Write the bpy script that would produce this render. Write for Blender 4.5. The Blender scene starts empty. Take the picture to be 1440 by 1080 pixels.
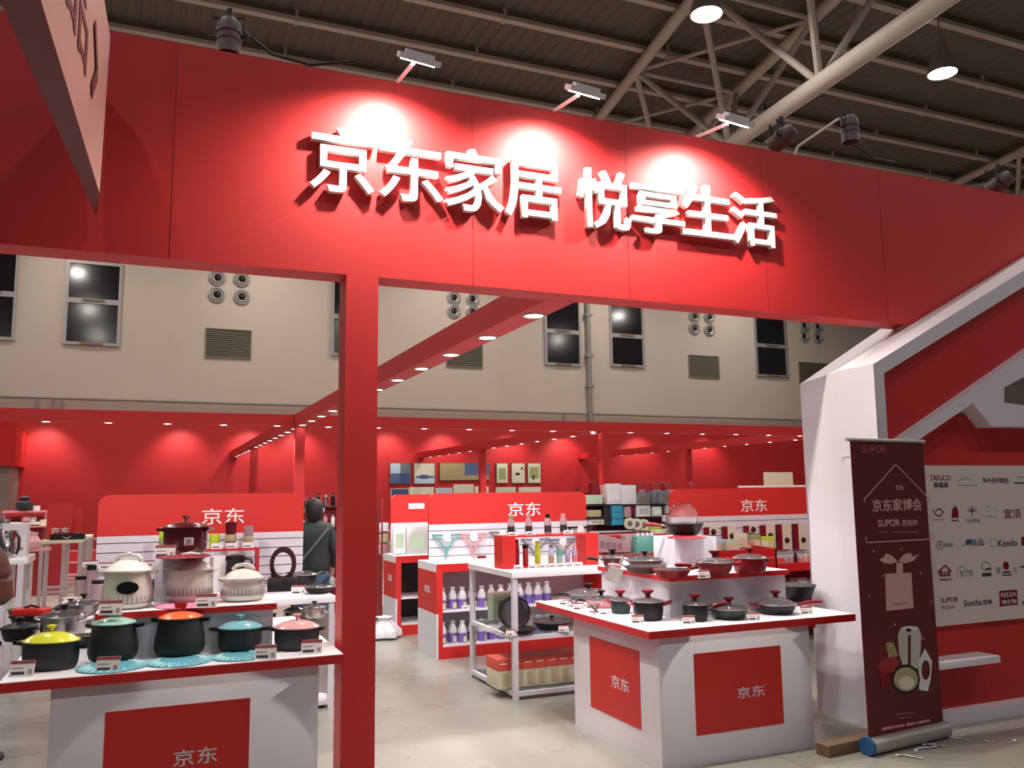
import bpy, math, random
from mathutils import Vector, Matrix
random.seed(7)
SC = bpy.context.scene
COL = SC.collection
R = math.radians

# ------------------------------------------------------------------ camera, world, exposure
FPX = 1191.8
PITCH, ROLL, YAW = R(7.336), R(-0.709), R(23.053)
CAM = Vector((0, 0, 1.75))
F_ = Vector((math.sin(YAW)*math.cos(PITCH), math.cos(YAW)*math.cos(PITCH), math.sin(PITCH)))
r0 = Vector((math.cos(YAW), -math.sin(YAW), 0)); u0 = r0.cross(F_)
R_ = r0*math.cos(ROLL) + u0*math.sin(ROLL)
U_ = u0*math.cos(ROLL) - r0*math.sin(ROLL)
cd = bpy.data.cameras.new('camera'); cam = bpy.data.objects.new('camera', cd); COL.objects.link(cam)
cd.sensor_fit = 'HORIZONTAL'; cd.sensor_width = 36; cd.lens = 36*FPX/1440
cd.clip_start = .05; cd.clip_end = 300
m = Matrix((R_, U_, -F_)).transposed().to_4x4(); m.translation = CAM
cam.matrix_world = m
SC.camera = cam
SC.view_settings.view_transform = 'Standard'; SC.view_settings.look = 'None'
SC.view_settings.gamma = 1; SC.view_settings.exposure = 0.0
SC.view_settings.use_curve_mapping = False
W = bpy.data.worlds.new('hall_air'); SC.world = W; W.use_nodes = True
W.node_tree.nodes['Background'].inputs[0].default_value = (.9, .86, .95, 1)
W.node_tree.nodes['Background'].inputs[1].default_value = .06

def lamp(kind, loc, energy, color=(1, .95, .88), aim=None, **kw):
    l = bpy.data.lights.new(kind.lower()+'_light', kind); l.energy = energy; l.color = color
    for k, v in kw.items(): setattr(l, k, v)
    o = bpy.data.objects.new(kind.lower()+'_light', l); COL.objects.link(o); o.location = loc
    if aim is not None: o.rotation_euler = (Vector(aim)-Vector(loc)).to_track_quat('-Z', 'Y').to_euler()
    return o
HIGHBAY = [(x, y) for x in (-10.4, -3.4, 3.6, 10.6, 17.6, 24.6) for y in (-2, 6, 14, 22, 29)]
for x, y in HIGHBAY:      # the hall's high-bay lamps
    lamp('AREA', (x, y, 11.86), 175 if y > 10 else 165, (1, .94, .86), shape='DISK', size=.5)
# the booth's downlights: (x, y, energy)
ZB = 3.117
DL = 88; CW = (1, .95, .93)
for k in range(11): lamp('SPOT', (2.67, 5.9+k*1.0, ZB-.03), DL, CW, aim=(2.67, 5.9+k, 0), spot_size=R(125), spot_blend=.6, shadow_soft_size=.05)
for k in range(14): lamp('SPOT', (-3.8+k*1.5, 17.1, ZB-.03), DL*1.2, CW, aim=(-3.8+k*1.5, 17.1, 0), spot_size=R(130), spot_blend=.6, shadow_soft_size=.05)
for k in range(4): lamp('SPOT', (9.5, 17.6+k*2, ZB-.03), DL*1.2, CW, aim=(9.5, 17.6+k*2, 0), spot_size=R(125), spot_blend=.6, shadow_soft_size=.05)
# added unseen spots, no fixtures: from behind fascia and middle beam, brightening goods and headers
for p, a, e in (((-.8, 5.5, 3.05), (.2, 8.3, 1.5), 230), ((1.2, 5.5, 3.05), (.8, 8.3, 1.4), 170), ((2.6, 6.2, 3.0), (4.0, 9.5, 1.3), 230), ((4.6, 5.6, 3.05), (4.2, 9.4, .9), 190), ((6.2, 5.6, 3.05), (5.6, 9.2, 1.0), 200), ((7.6, 5.6, 3.05), (7.2, 9.2, 1.3), 170), ((2.7, 9.0, 3.0), (5.9, 11.8, 1.3), 260), ((2.6, 10.0, 3.0), (1.6, 13.0, 1.2), 140), ((-2.5, 9, 3.05), (-1.8, 14, 1), 90)):
    lamp('SPOT', p, e*.72, CW, aim=a, spot_size=R(75), spot_blend=.9, shadow_soft_size=.06)
for k in range(7): lamp('SPOT', (-3.2, 7+k*3.4, ZB-.03), DL*.6, CW, aim=(-3.2, 7+k*3.4, 0), spot_size=R(125), spot_blend=.6, shadow_soft_size=.05)
# wall washers near the red back wall
for x in (-3.2, .9, 3.2, 4.9, 8.2, 10.4, 13.2, 15.6, 19.2, 22.6):
    lamp('SPOT', (x, 30.4, 4.3), 120, (1, .9, .85), aim=(x, 31.6, 2.2), spot_size=R(100), spot_blend=.8, shadow_soft_size=.1)
# spots clipped behind the entrance fascia, lighting the tables under it
for x, e in ((-.1, 75), (1.9, 60), (3.2, 120), (3.95, 100)):
    lamp('SPOT', (x, 5.5, 3.05), e, CW, aim=(x-.1, 5.75, 0), spot_size=R(98), spot_blend=1, shadow_soft_size=.06)
# the three arm floods over the letters
FLOODS = [(1.40, 1), (2.55, 1), (3.77, 1)]
for x, s in FLOODS:
    lamp('SPOT', (x-.06, 4.785, 4.335), 190, (1, .91, .80), aim=(x-.10, 5.15, 3.30), spot_size=R(150), spot_blend=.9, shadow_soft_size=.035)

# ------------------------------------------------------------------ picture rays onto real planes
def ray(x, y): return F_ + R_*((x-720)/FPX) - U_*((y-540)/FPX)
def oz(x, y, z=0): d = ray(x, y); return CAM + d*((z-CAM.z)/d.z)
def oy(x, y, Y): d = ray(x, y); return CAM + d*(Y/d.y)
def ox(x, y, X): d = ray(x, y); return CAM + d*(X/d.x)
def pxm(p): return (p-CAM).dot(F_)/FPX        # metres per pixel at a point
RIGHT = Vector((math.cos(YAW), -math.sin(YAW), 0)); BACK = Vector((math.sin(YAW), math.cos(YAW), 0))

# ------------------------------------------------------------------ materials
def mat(name, col, rough=.5, metal=0, bump=0, bscale=60, spec=.5, emit=0, alpha=1, trans=0, coat=0, var=0, vscale=3):
    m = bpy.data.materials.new(name); m.use_nodes = True
    nt = m.node_tree; b = nt.nodes['Principled BSDF']
    c = (*col, 1); b.inputs['Base Color'].default_value = c
    b.inputs['Roughness'].default_value = rough; b.inputs['Metallic'].default_value = metal
    b.inputs['Specular IOR Level'].default_value = spec
    b.inputs['Transmission Weight'].default_value = trans; b.inputs['Alpha'].default_value = alpha
    b.inputs['Coat Weight'].default_value = coat
    if emit: b.inputs['Emission Color'].default_value = c; b.inputs['Emission Strength'].default_value = emit
    if bump or var:
        tc = nt.nodes.new('ShaderNodeTexCoord')
    if bump:
        n = nt.nodes.new('ShaderNodeTexNoise'); n.inputs['Scale'].default_value = bscale
        bp = nt.nodes.new('ShaderNodeBump'); bp.inputs['Strength'].default_value = bump; bp.inputs['Distance'].default_value = .01
        nt.links.new(tc.outputs['Object'], n.inputs['Vector']); nt.links.new(n.outputs['Fac'], bp.inputs['Height']); nt.links.new(bp.outputs['Normal'], b.inputs['Normal'])
    if var:
        n2 = nt.nodes.new('ShaderNodeTexNoise'); n2.inputs['Scale'].default_value = vscale; n2.inputs['Detail'].default_value = 6
        mx = nt.nodes.new('ShaderNodeMix'); mx.data_type = 'RGBA'
        mx.inputs[6].default_value = c; mx.inputs[7].default_value = tuple(max(0, v*(1-var)) for v in col)+(1,)
        nt.links.new(tc.outputs['Object'], n2.inputs['Vector']); nt.links.new(n2.outputs['Fac'], mx.inputs[0]); nt.links.new(mx.outputs[2], b.inputs['Base Color'])
    return m
M = {}
def D(n, *a, **k): M[n] = mat(n, *a, **k)
D('red', (.60, .022, .024), .55, bump=.05, bscale=25, var=.12, vscale=1.2)
D('redgloss', (.62, .018, .02), .32)
D('redboard', (.66, .022, .018), .5)
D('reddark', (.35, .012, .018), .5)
D('white', (.76, .73, .80), .45, var=.04)
D('whitedim', (.46, .36, .36), .5)  # white leg paint with the dim light there put into its colour
D('whitetop', (.88, .86, .90), .3)
D('letter', (.88, .87, .86), .5)
D('plaster', (.66, .55, .47), .9, bump=.15, bscale=12, var=.1, vscale=.5)
D('darkslot', (.03, .03, .04), .7)
D('sheet', (.17, .14, .105), .75, var=.12, vscale=.4)
D('steelpaint', (.60, .52, .46), .6, var=.1)
D('parcan', (.10, .075, .08), .5)
D('grate', (.20, .17, .12), .6)
D('alu', (.42, .39, .38), .45, metal=.4)
D('darkglass', (.012, .010, .012), .12, spec=.6)
D('black', (.007, .006, .007), .4, spec=.35)
D('matblack', (.02, .019, .021), .6)
D('charcoal', (.022, .021, .022), .55, bump=.1, bscale=150)
D('chrome', (.75, .72, .72), .18, metal=1)
D('steel', (.42, .40, .40), .25, metal=1)
D('lidglass', (.16, .14, .15), .06, alpha=.5)
D('clear', (.80, .80, .82), .05, alpha=.25)
D('tintclear', (.45, .30, .34), .08, alpha=.55)
D('shelfglass', (.25, .33, .32), .08, alpha=.45)
D('yellow', (.72, .72, .05), .22, coat=.5)
D('mint', (.36, .62, .52), .22, coat=.5)
D('orange', (.82, .17, .06), .22, coat=.5)
D('sky', (.22, .50, .58), .22, coat=.5)
D('pink', (.80, .42, .43), .22, coat=.5)
D('knobgreen', (.27, .33, .31), .4)
D('knobred', (.32, .012, .022), .35)
D('ceramic', (.76, .72, .66), .22, coat=.5)
D('ceramicband', (.34, .30, .28), .4)
D('maroon', (.10, .004, .010), .22, coat=.6)
D('wine', (.22, .004, .014), .45, spec=.25)
D('winehandle', (.24, .008, .022), .35, coat=.3)
D('pinkhandle', (.50, .20, .20), .4)
D('brownpan', (.04, .008, .01), .45, spec=.3)
D('darkgreen', (.012, .024, .022), .4, spec=.35)
D('trivetblue', (.10, .36, .46), .5)
D('trivetblue2', (.45, .78, .82), .5)
D('trivetpink', (.80, .28, .42), .5)
D('trivetred', (.25, .01, .03), .5)
D('card', (.86, .80, .80), .5)
D('cardhead', (.35, .06, .08), .5)
D('ink', (.05, .04, .05), .6)
D('paleink', (.36, .30, .30), .6)
D('lime', (.50, .68, .04), .35)
D('teal', (.10, .35, .33), .4)
D('dustpink', (.60, .25, .27), .4)
D('greyplast', (.16, .17, .20), .4)
D('purple', (.20, .13, .48), .4)
D('bagwhite', (.74, .72, .76), .35, bump=.4, bscale=40)
D('boxred', (.66, .09, .06), .5)
D('boxcream', (.58, .56, .40), .5)
D('silver', (.60, .59, .58), .4, metal=.3)
D('bluebox', (.03, .30, .48), .4)
D('palegreen', (.50, .66, .50), .5)
D('tealpack', (.12, .42, .36), .35)
D('mauve', (.42, .28, .32), .45, bump=.4, bscale=50)
D('khaki', (.45, .38, .22), .6)
D('cream', (.74, .68, .52), .5)
D('logoboard', (.74, .63, .62), .6)
D('bannerred', (.125, .004, .008), .55, var=.1)
D('bannerdim', (.30, .075, .08), .55)
D('bannerpink', (.62, .36, .34), .5)
D('blueplast', (.02, .10, .25), .4)
D('wood', (.22, .13, .08), .7, bump=.3, bscale=30, var=.35, vscale=12)
D('leather', (.16, .06, .04), .5, bump=.3, bscale=60)
D('skin', (.55, .33, .25), .6)
D('hair', (.012, .010, .010), .6)
D('coat', (.022, .035, .032), .8, bump=.2, bscale=90)
D('jeans', (.05, .09, .16), .8)
D('hangpale', (.66, .40, .34), .6)
D('hangedge', (.15, .018, .024), .5)
D('navy', (.05, .08, .20), .5)
D('paperblue', (.45, .55, .66), .6)
D('picgold', (.42, .33, .16), .6, var=.3, vscale=12)
D('picstar', (.12, .17, .36), .6, var=.6, vscale=9)
D('picpaper', (.70, .66, .52), .6, var=.15, vscale=5)
D('picgreen', (.36, .42, .16), .6, var=.4, vscale=10)
D('glow', (1, .96, .90), .5, emit=14)
D('glowbig', (1, .93, .82), .5, emit=22)
D('conduit', (.28, .26, .24), .5)
D('violet', (.42, .40, .60), .35)

# floor: polished pale concrete, soft stains
fm = bpy.data.materials.new('floor_concrete'); fm.use_nodes = True; nt = fm.node_tree; b = nt.nodes['Principled BSDF']
tc = nt.nodes.new('ShaderNodeTexCoord')
n1 = nt.nodes.new('ShaderNodeTexNoise'); n1.inputs['Scale'].default_value = .55; n1.inputs['Detail'].default_value = 8; n1.inputs['Roughness'].default_value = .65
cr = nt.nodes.new('ShaderNodeValToRGB'); cr.color_ramp.elements[0].position = .3; cr.color_ramp.elements[0].color = (.25, .235, .20, 1)
cr.color_ramp.elements[1].position = .7; cr.color_ramp.elements[1].color = (.36, .35, .32, 1)
mp = nt.nodes.new('ShaderNodeMapping'); mp.inputs['Scale'].default_value = (.9, 1.6, 1); mp.inputs['Rotation'].default_value = (0, 0, R(8))
n3 = nt.nodes.new('ShaderNodeTexNoise'); n3.inputs['Scale'].default_value = 1.1; n3.inputs['Detail'].default_value = 5
rr = nt.nodes.new('ShaderNodeMapRange'); rr.inputs[1].default_value = .3; rr.inputs[2].default_value = .7; rr.inputs[3].default_value = .22; rr.inputs[4].default_value = .36
nt.links.new(tc.outputs['Object'], n1.inputs['Vector']); nt.links.new(n1.outputs['Fac'], cr.inputs[0]); nt.links.new(cr.outputs[0], b.inputs['Base Color'])
nt.links.new(tc.outputs['Object'], mp.inputs[0]); nt.links.new(mp.outputs[0], n3.inputs['Vector']); nt.links.new(n3.outputs['Fac'], rr.inputs[0]); nt.links.new(rr.outputs[0], b.inputs['Roughness'])
M['floor'] = fm

# ------------------------------------------------------------------ mesh building
class MB:
    def __init__(s): s.v = []; s.f = []; s.mi = []; s.mats = []
    def _m(s, m):
        if m not in s.mats: s.mats.append(m)
        return s.mats.index(m)
    def add(s, vs, fs, m):
        k = len(s.v); i = s._m(m); s.v += [tuple(v) for v in vs]
        for f in fs: s.f.append(tuple(k+a for a in f)); s.mi.append(i)
        return s
    def box(s, x0, x1, y0, y1, z0, z1, m):
        if x0 > x1: x0, x1 = x1, x0
        if y0 > y1: y0, y1 = y1, y0
        if z0 > z1: z0, z1 = z1, z0
        return s.add([(x0, y0, z0), (x1, y0, z0), (x1, y1, z0), (x0, y1, z0), (x0, y0, z1), (x1, y0, z1), (x1, y1, z1), (x0, y1, z1)],
              [(0, 3, 2, 1), (4, 5, 6, 7), (0, 1, 5, 4), (1, 2, 6, 5), (2, 3, 7, 6), (3, 0, 4, 7)], m)
    def rbox(s, x0, x1, y0, y1, z0, z1, m, r=.01):      # box with rounded vertical edges and chamfered top
        r = min(r, (x1-x0)/2.01, (y1-y0)/2.01)
        pts = []
        for cx, cy, a0 in ((x1-r, y1-r, 0), (x0+r, y1-r, 90), (x0+r, y0+r, 180), (x1-r, y0+r, 270)):
            for k in range(4): a = R(a0+k*30); pts.append((cx+r*math.cos(a), cy+r*math.sin(a)))
        cx, cy = (x0+x1)/2, (y0+y1)/2; q = min(r, (z1-z0)/2.2)*.5
        rings = [(z0, 0), (z1-q, 0), (z1, q)]
        n = len(pts); vs = []
        for z, ins in rings:
            for x, y in pts:
                dx, dy = x-cx, y-cy; L = math.hypot(dx, dy) or 1
                vs.append((x-dx/L*ins, y-dy/L*ins, z))
        fs = [(j*n+i, j*n+(i+1) % n, (j+1)*n+(i+1) % n, (j+1)*n+i) for j in range(2) for i in range(n)]
        fs += [tuple(range(n))[::-1], tuple(2*n+i for i in range(n))]
        return s.add(vs, fs, m)
    def tube(s, pts, r, m, seg=8, caps=True):
        pts = [Vector(p) for p in pts]; rs = r if isinstance(r, (list, tuple)) else [r]*len(pts)
        vs = []; n = len(pts)
        ref = None
        for i, p in enumerate(pts):
            d = (pts[min(i+1, n-1)]-pts[max(i-1, 0)]).normalized()
            if ref is None: ref = Vector((0, 0, 1)) if abs(d.z) < .9 else Vector((1, 0, 0))
            a = d.cross(ref).normalized(); bq = a.cross(d).normalized(); ref = bq
            for k in range(seg):
                t = 2*math.pi*k/seg; vs.append(p+(a*math.cos(t)+bq*math.sin(t))*rs[i])
        fs = [(i*seg+k, i*seg+(k+1) % seg, (i+1)*seg+(k+1) % seg, (i+1)*seg+k) for i in range(n-1) for k in range(seg)]
        if caps: fs += [tuple(range(seg))[::-1], tuple((n-1)*seg+k for k in range(seg))]
        return s.add(vs, fs, m)
    def lathe(s, prof, m, seg=24, c=(0, 0, 0), sx=1, sy=1, ripple=0, rn=12, caps=True):
        vs = []; n = len(prof)
        for r, z in prof:
            for k in range(seg):
                t = 2*math.pi*k/seg; q = r*(1+ripple*math.cos(rn*t)) if ripple else r
                vs.append((c[0]+q*math.cos(t)*sx, c[1]+q*math.sin(t)*sy, c[2]+z))
        fs = [(i*seg+k, i*seg+(k+1) % seg, (i+1)*seg+(k+1) % seg, (i+1)*seg+k) for i in range(n-1) for k in range(seg)]
        if caps and prof[0][0] > 1e-6: fs.append(tuple(range(seg))[::-1])
        if caps and prof[-1][0] > 1e-6: fs.append(tuple((n-1)*seg+k for k in range(seg)))
        return s.add(vs, fs, m)
    def prism(s, pts, vec, m, side=None):
        pts = [Vector(p) for p in pts]; vec = Vector(vec); n = len(pts)
        nrm = Vector((0, 0, 0))
        for i in range(n): nrm += pts[i].cross(pts[(i+1) % n])
        if nrm.dot(vec) > 0: pts = pts[::-1]
        s.add(pts+[p+vec for p in pts], [tuple(range(n)), tuple(range(n, 2*n))[::-1]], m)
        vs = pts+[p+vec for p in pts]
        return s.add(vs, [(i, n+i, n+(i+1) % n, (i+1) % n) for i in range(n)], side or m)
    def mesh(s, name):
        me = bpy.data.meshes.new(name); me.from_pydata(s.v, [], s.f)
        for m in s.mats: me.materials.append(M[m])
        me.polygons.foreach_set('material_index', s.mi)
        me.polygons.foreach_set('use_smooth', [True]*len(me.polygons))
        me.update(); me.set_sharp_from_angle(angle=R(38)); return me

def link(o, parent=None):
    COL.objects.link(o)
    if parent: o.parent = parent
    return o
def part(name, mb, parent, label=None, loc=None, rot=None, kind=None):
    o = bpy.data.objects.new(name, mb.mesh(name) if isinstance(mb, MB) else mb); link(o, parent)
    if label: o['label'] = label
    if loc is not None: o.location = loc
    if rot is not None: o.rotation_euler = rot
    if kind: o['kind'] = kind
    return o
def thing(name, label, cat, loc=(0, 0, 0), rot=0, group=None):
    o = bpy.data.objects.new(name, None); link(o); o.location = loc; o.rotation_euler = (0, 0, rot); o.empty_display_size = .05
    o['label'] = label; o['category'] = cat
    if group: o['group'] = group
    return o
def solo(name, mb, label, cat, loc=(0, 0, 0), rot=0, group=None, kind=None):
    o = part(name, mb, None, label, loc, (0, 0, rot)); o['category'] = cat
    if group: o['group'] = group
    if kind: o['kind'] = kind
    return o
def struct(name, mb, parent=None, label=None):
    o = part(name, mb, parent, label)
    if not parent: o['kind'] = 'structure'
    return o
def copy_tree(o, parent=None):
    c = o.copy(); COL.objects.link(c)
    if parent: c.parent = parent
    for ch in list(o.children): copy_tree(ch, c)
    return c

# ------------------------------------------------------------------ lettering (made once, while the scene is small)
TXT = {}
def glyphs(body, extrude=.0, offset=.0):
    key = (body, extrude, offset)
    if key in TXT: return TXT[key]
    c = bpy.data.curves.new('lettering', 'FONT'); c.body = body; c.size = 1; c.extrude = extrude; c.offset = offset; c.resolution_u = 3
    o = bpy.data.objects.new('lettering', c); COL.objects.link(o)
    me = bpy.data.meshes.new_from_object(o.evaluated_get(bpy.context.evaluated_depsgraph_get()))
    bpy.data.objects.remove(o); bpy.data.curves.remove(c)
    xs = [v.co.x for v in me.vertices]; ys = [v.co.y for v in me.vertices]
    TXT[key] = (me, min(xs), max(xs), min(ys), max(ys)); return TXT[key]
for t in ['京', '东', '家', '居', '悦', '享', '生', '活']: glyphs(t, .03, .0095)
for t in ['京东', '京东家博会', '品', '苏泊尔', 'SUPOR', 'TAFUCO', '泰福高', 'BAIJIE', '拜杰', '宜洁', 'OAK', '欧橡', '尚品', 'Kendo', 'Suncha', '双枪', '物生物', 'RELEA', '富', '光', '爱之佳', '爱必居', 'haipoo', '博朗尼']: glyphs(t, .004, .006)
for t in ['京东家博会', 'SUPOR', '苏泊尔']: glyphs(t, .004, .016)
def lettering(name, body, parent, x0, x1, z0, z1, y, m, extrude=.004, offset=.006, depth=1, rot=None, loc=None, label=None):
    """text standing in the XZ plane at y, facing -Y, filling the box x0..x1, z0..z1 (parent space); x0>x1 side faces via rot"""
    me, a, b_, c, d = glyphs(body, extrude, offset)
    me = me.copy(); me.materials.clear(); me.materials.append(M[m]); me.name = name
    sx = (x1-x0)/(b_-a); sz = (z1-z0)/(d-c)
    for v in me.vertices:
        x, yy, z = v.co
        v.co = (x0+(x-a)*sx, y-z*depth, z0+(yy-c)*sz)
    o = part(name, me, parent, label)
    if rot is not None: o.rotation_euler = (0, 0, rot)
    if loc is not None: o.location = loc
    return o

# ================================================================== SETTING
mb = MB(); mb.box(-14, 42, -6, 36, -.2, -.012, 'floor'); fl = struct('floor', mb)
proto = None
slab = MB(); slab.box(.0015, 3.4985, .0015, 3.4985, -.012, 0, 'floor'); sm = slab.mesh('slab')
for i in range(-4, 12):
    for j in range(-2, 10):
        o = bpy.data.objects.new('slab', sm); link(o, fl); o.location = (i*3.5+.4, j*3.5+.9, 0)

# hall wall with plaster, conduit
HY = 32.0
mb = MB(); mb.box(-14, 46, HY, HY+.4, 0, 14.3, 'plaster'); wallb = struct('wall_back', mb)
mb = MB()
z1, z2 = oy(0, 556, HY-.1).z, oy(1125, 592, HY-.1).z
mb.tube([(-13, HY-.1, 5.1), (32, HY-.1, 5.05)], .045, 'conduit', 6)
for q in (53, 76, 88): 
    p = oy(q, 560, HY-.1); mb.tube([(p.x, HY-.1, 5.1), (p.x, HY-.1, 3.9)], .04, 'conduit', 6)
for q in (793, 1117):
    p = oy(q, 582, HY-.1); mb.tube([(p.x, HY-.1, 5.05), (p.x, HY-.1, 4.4)], .05, 'conduit', 6)
part('conduit', mb, wallb)
mb = MB(); p = oy(827, 450, HY-.12); mb.tube([(p.x, HY-.12, 4.2), (p.x, HY-.12, 14)], .11, 'conduit', 8)
for z in (6.2, 7.5, 9.3): mb.box(p.x-.17, p.x+.17, HY-.24, HY, z, z+.12, 'conduit')
part('drain_pipe', mb, wallb)

def window(n, xa, xb, ytop, ybot, ymid):
    a = oy(xa, ybot, HY); b_ = oy(xb, ybot, HY); mid = oy((xa+xb)/2, ymid, HY).z
    top = oy(xa, ytop, HY).z if ytop else 10.4
    zb = min(a.z, b_.z)
    x0, x1 = a.x, b_.x; w = .1
    f = MB()
    f.box(x0, x0+w, HY-.09, HY, zb, top, 'alu'); f.box(x1-w, x1, HY-.09, HY, zb, top, 'alu')
    f.box(x0+w, x1-w, HY-.09, HY, zb, zb+w, 'alu'); f.box(x0+w, x1-w, HY-.09, HY, top-w, top, 'alu'); f.box(x0+w, x1-w, HY-.08, HY, mid-.09, mid+.09, 'alu')
    f.box((x0+x1)/2-.35, (x0+x1)/2+.35, HY-.13, HY-.085, zb+.02, zb+.09, 'grate'); f.box((x0+x1)/2-.35, (x0+x1)/2+.35, HY-.13, HY-.075, mid, mid+.07, 'grate')
    o = struct('window_%d' % n, f)
    for za, zc in ((zb+w, mid-.09), (mid+.09, top-w)):
        g = MB(); g.box(x0+w, x1-w, HY-.03, HY-.005, za, zc, 'darkglass'); part('pane', g, o)
window(1, -60, 21, 0, 475, 412); window(2, 88, 168, 365, 484, 424); window(3, 465, 508, 0, 500, 446)
window(4, 766, 817, 0, 513, 467); window(5, 858, 906, 0, 515, 473); window(6, 1063, 1108, 0, 529, 487)

names = ['behind the left window pair', 'left of the red column', 'beside the sloping beam', 'right of centre', 'near the white pillar']
for gi, pts in enumerate([[(306, 391), (340, 393), (305, 415), (340, 418)], [(638, 419), (664, 421), (638, 438), (664, 439)], [(976, 445), (997, 446), (976, 462), (997, 464)], [(1130, 458), (1149, 459), (1130, 473), (1149, 475)]]):
    t = thing('nozzle_cluster', ['four round air nozzles high on the hall wall, left of the red column', 'four round air nozzles on the hall wall just right of the red column',
        'four round air nozzles on the hall wall below the right of the sign', 'four round air nozzles on the hall wall nearest the white pillar'][gi], 'air vent', oy(*pts[0], HY))
    o0 = oy(*pts[0], HY)
    for q in pts:
        p = oy(*q, HY)-o0
        v = MB(); v.lathe([(.30, 0), (.30, .05), (.25, .08), (.20, .04), (.17, .10), (.13, .08), (.12, .02)], 'alu', 20); v.lathe([(.12, .03), (.06, .07), (0, .075)], 'black', 16)
        part('nozzle', v, t, None, p, (R(90), 0, 0))
for gi, (a, b_, c, d) in enumerate([(288, 461, 354, 503), (627, 470, 678, 516), (969, 499, 1010, 531), (1124, 509, 1165, 540)]):
    p = oy(a, d, HY); q = oy(c, b_, HY); z0 = p.z; z1 = oy(a, b_, HY).z; x0, x1 = p.x, q.x
    t = thing('wall_grille', ['brown louvred grille on the hall wall left of the red column', 'brown louvred grille behind the sloping ceiling beam', 'brown louvred grille right of the tall drain pipe', 'brown louvred grille half hidden by the white pillar'][gi], 'vent grille', (x0, HY, z0))
    f = MB(); w, h = x1-x0, z1-z0
    f.box(0, w, -.05, 0, 0, .04, 'grate'); f.box(0, w, -.05, 0, h-.04, h, 'grate'); f.box(0, .04, -.05, 0, .04, h-.04, 'grate'); f.box(w-.04, w, -.05, 0, .04, h-.04, 'grate'); f.box(.04, w-.04, -.012, 0, .04, h-.04, 'darkslot')
    part('frame', f, t); sl = MB(); k = int(h/.075)
    for i in range(k): 
        z = .05+i*(h-.1)/k; sl.add([(.04, -.045, z), (w-.04, -.045, z), (w-.04, -.01, z+.05), (.04, -.01, z+.05), (.04, -.045, z+.012), (w-.04, -.045, z+.012)], [(0, 1, 2, 3), (0, 4, 5, 1), (4, 3, 2, 5)], 'grate')
    part('slats', sl, t, kind='stuff')

# roof: ribbed sheet, purlins, triangular trusses
vs = []; fs = []; x = -14; i = 0; ys = (-6, 33)
while x < 46:
    for dx, z in ((0, 14.3), (.22, 14.3), (.245, 14.33), (.335, 14.33)):
        for y in ys: vs.append((x+dx, y, z))
    x += .36
for k in range(len(vs)//2-1): fs.append((2*k, 2*k+1, 2*k+3, 2*k+2))
mb = MB(); mb.add(vs, fs, 'sheet'); ceil = struct('ceiling', mb)
for k in range(14):
    y = 23.3-2.08*k+2.08*3
    mb = MB(); mb.box(-14, 46, y-.10, y+.10, 14.0, 14.12, 'steelpaint'); mb.box(-14, 46, y-.02, y+.02, 14.12, 14.3, 'grate')
    for x in range(-12, 46, 5): mb.box(x, x+.08, y-.12, y+.12, 13.97, 14.3, 'steelpaint')
    part('purlin', mb, ceil)
def truss(dx, label):
    A = lambda Y: Vector((13.09+.165*(Y-23.44)+dx, Y, 13.85)); B = lambda Y: Vector((16.67+.175*(Y-23.24)+dx, Y, 13.85))
    Cc = lambda Y: Vector((14.04+.16*(Y-17.46)+dx, Y, 11+.064*(Y-17.46)))
    t = thing('roof_truss', label, 'truss', (0, 0, 0))
    for fn, r, y0, y1 in ((A, .16, -4, 31.5), (B, .16, -4, 31.5), (Cc, .21, -2, 31.5)):
        c = MB(); c.tube([fn(y0), fn(y1)], r, 'steelpaint', 12); part('chord', c, t)
    y = 1.5
    while y < 30:
        for fn in (A, B):
            for s in (-2.05, 2.05):
                c = MB(); c.tube([Cc(y), fn(y+s)], .085, 'steelpaint', 8); part('web_strut', c, t)
        c = MB(); c.tube([A(y+2.05), B(y+2.05)], .07, 'steelpaint', 8); part('cross_tie', c, t)
        c = MB(); c.tube([A(y+2.05), B(y-2.05)], .06, 'steelpaint', 8); part('cross_tie', c, t)
        y += 4.1
truss(0, 'pale tubular roof truss crossing above the right half of the sign')
truss(16.2, 'pale tubular roof truss at the far right edge of the roof')
truss(-19.6, 'pale tubular roof truss at the top left corner of the roof')
for gi, (x, y) in enumerate(HIGHBAY):
    if (x, y) not in ((10.6, 14), (17.6, 14)): continue
    t = thing('high_bay_lamp', 'round glowing high-bay lamp hanging %s' % ('above the middle of the sign' if x < 12 else 'above the right end of the sign'), 'ceiling lamp', (x, y, 12))
    v = MB(); v.lathe([(.02, 1.9), (.02, .9), (.12, .85), (.14, .5), (.2, .4), (.34, .0), (.36, -.12), (.33, -.12), (.32, -.02)], 'alu', 28); part('housing', v, t)
    v = MB(); v.lathe([(.315, -.06), (.2, -.1), (0, -.11)][::-1], 'glowbig', 24); part('lens', v, t, 'glowing white lens')
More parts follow.
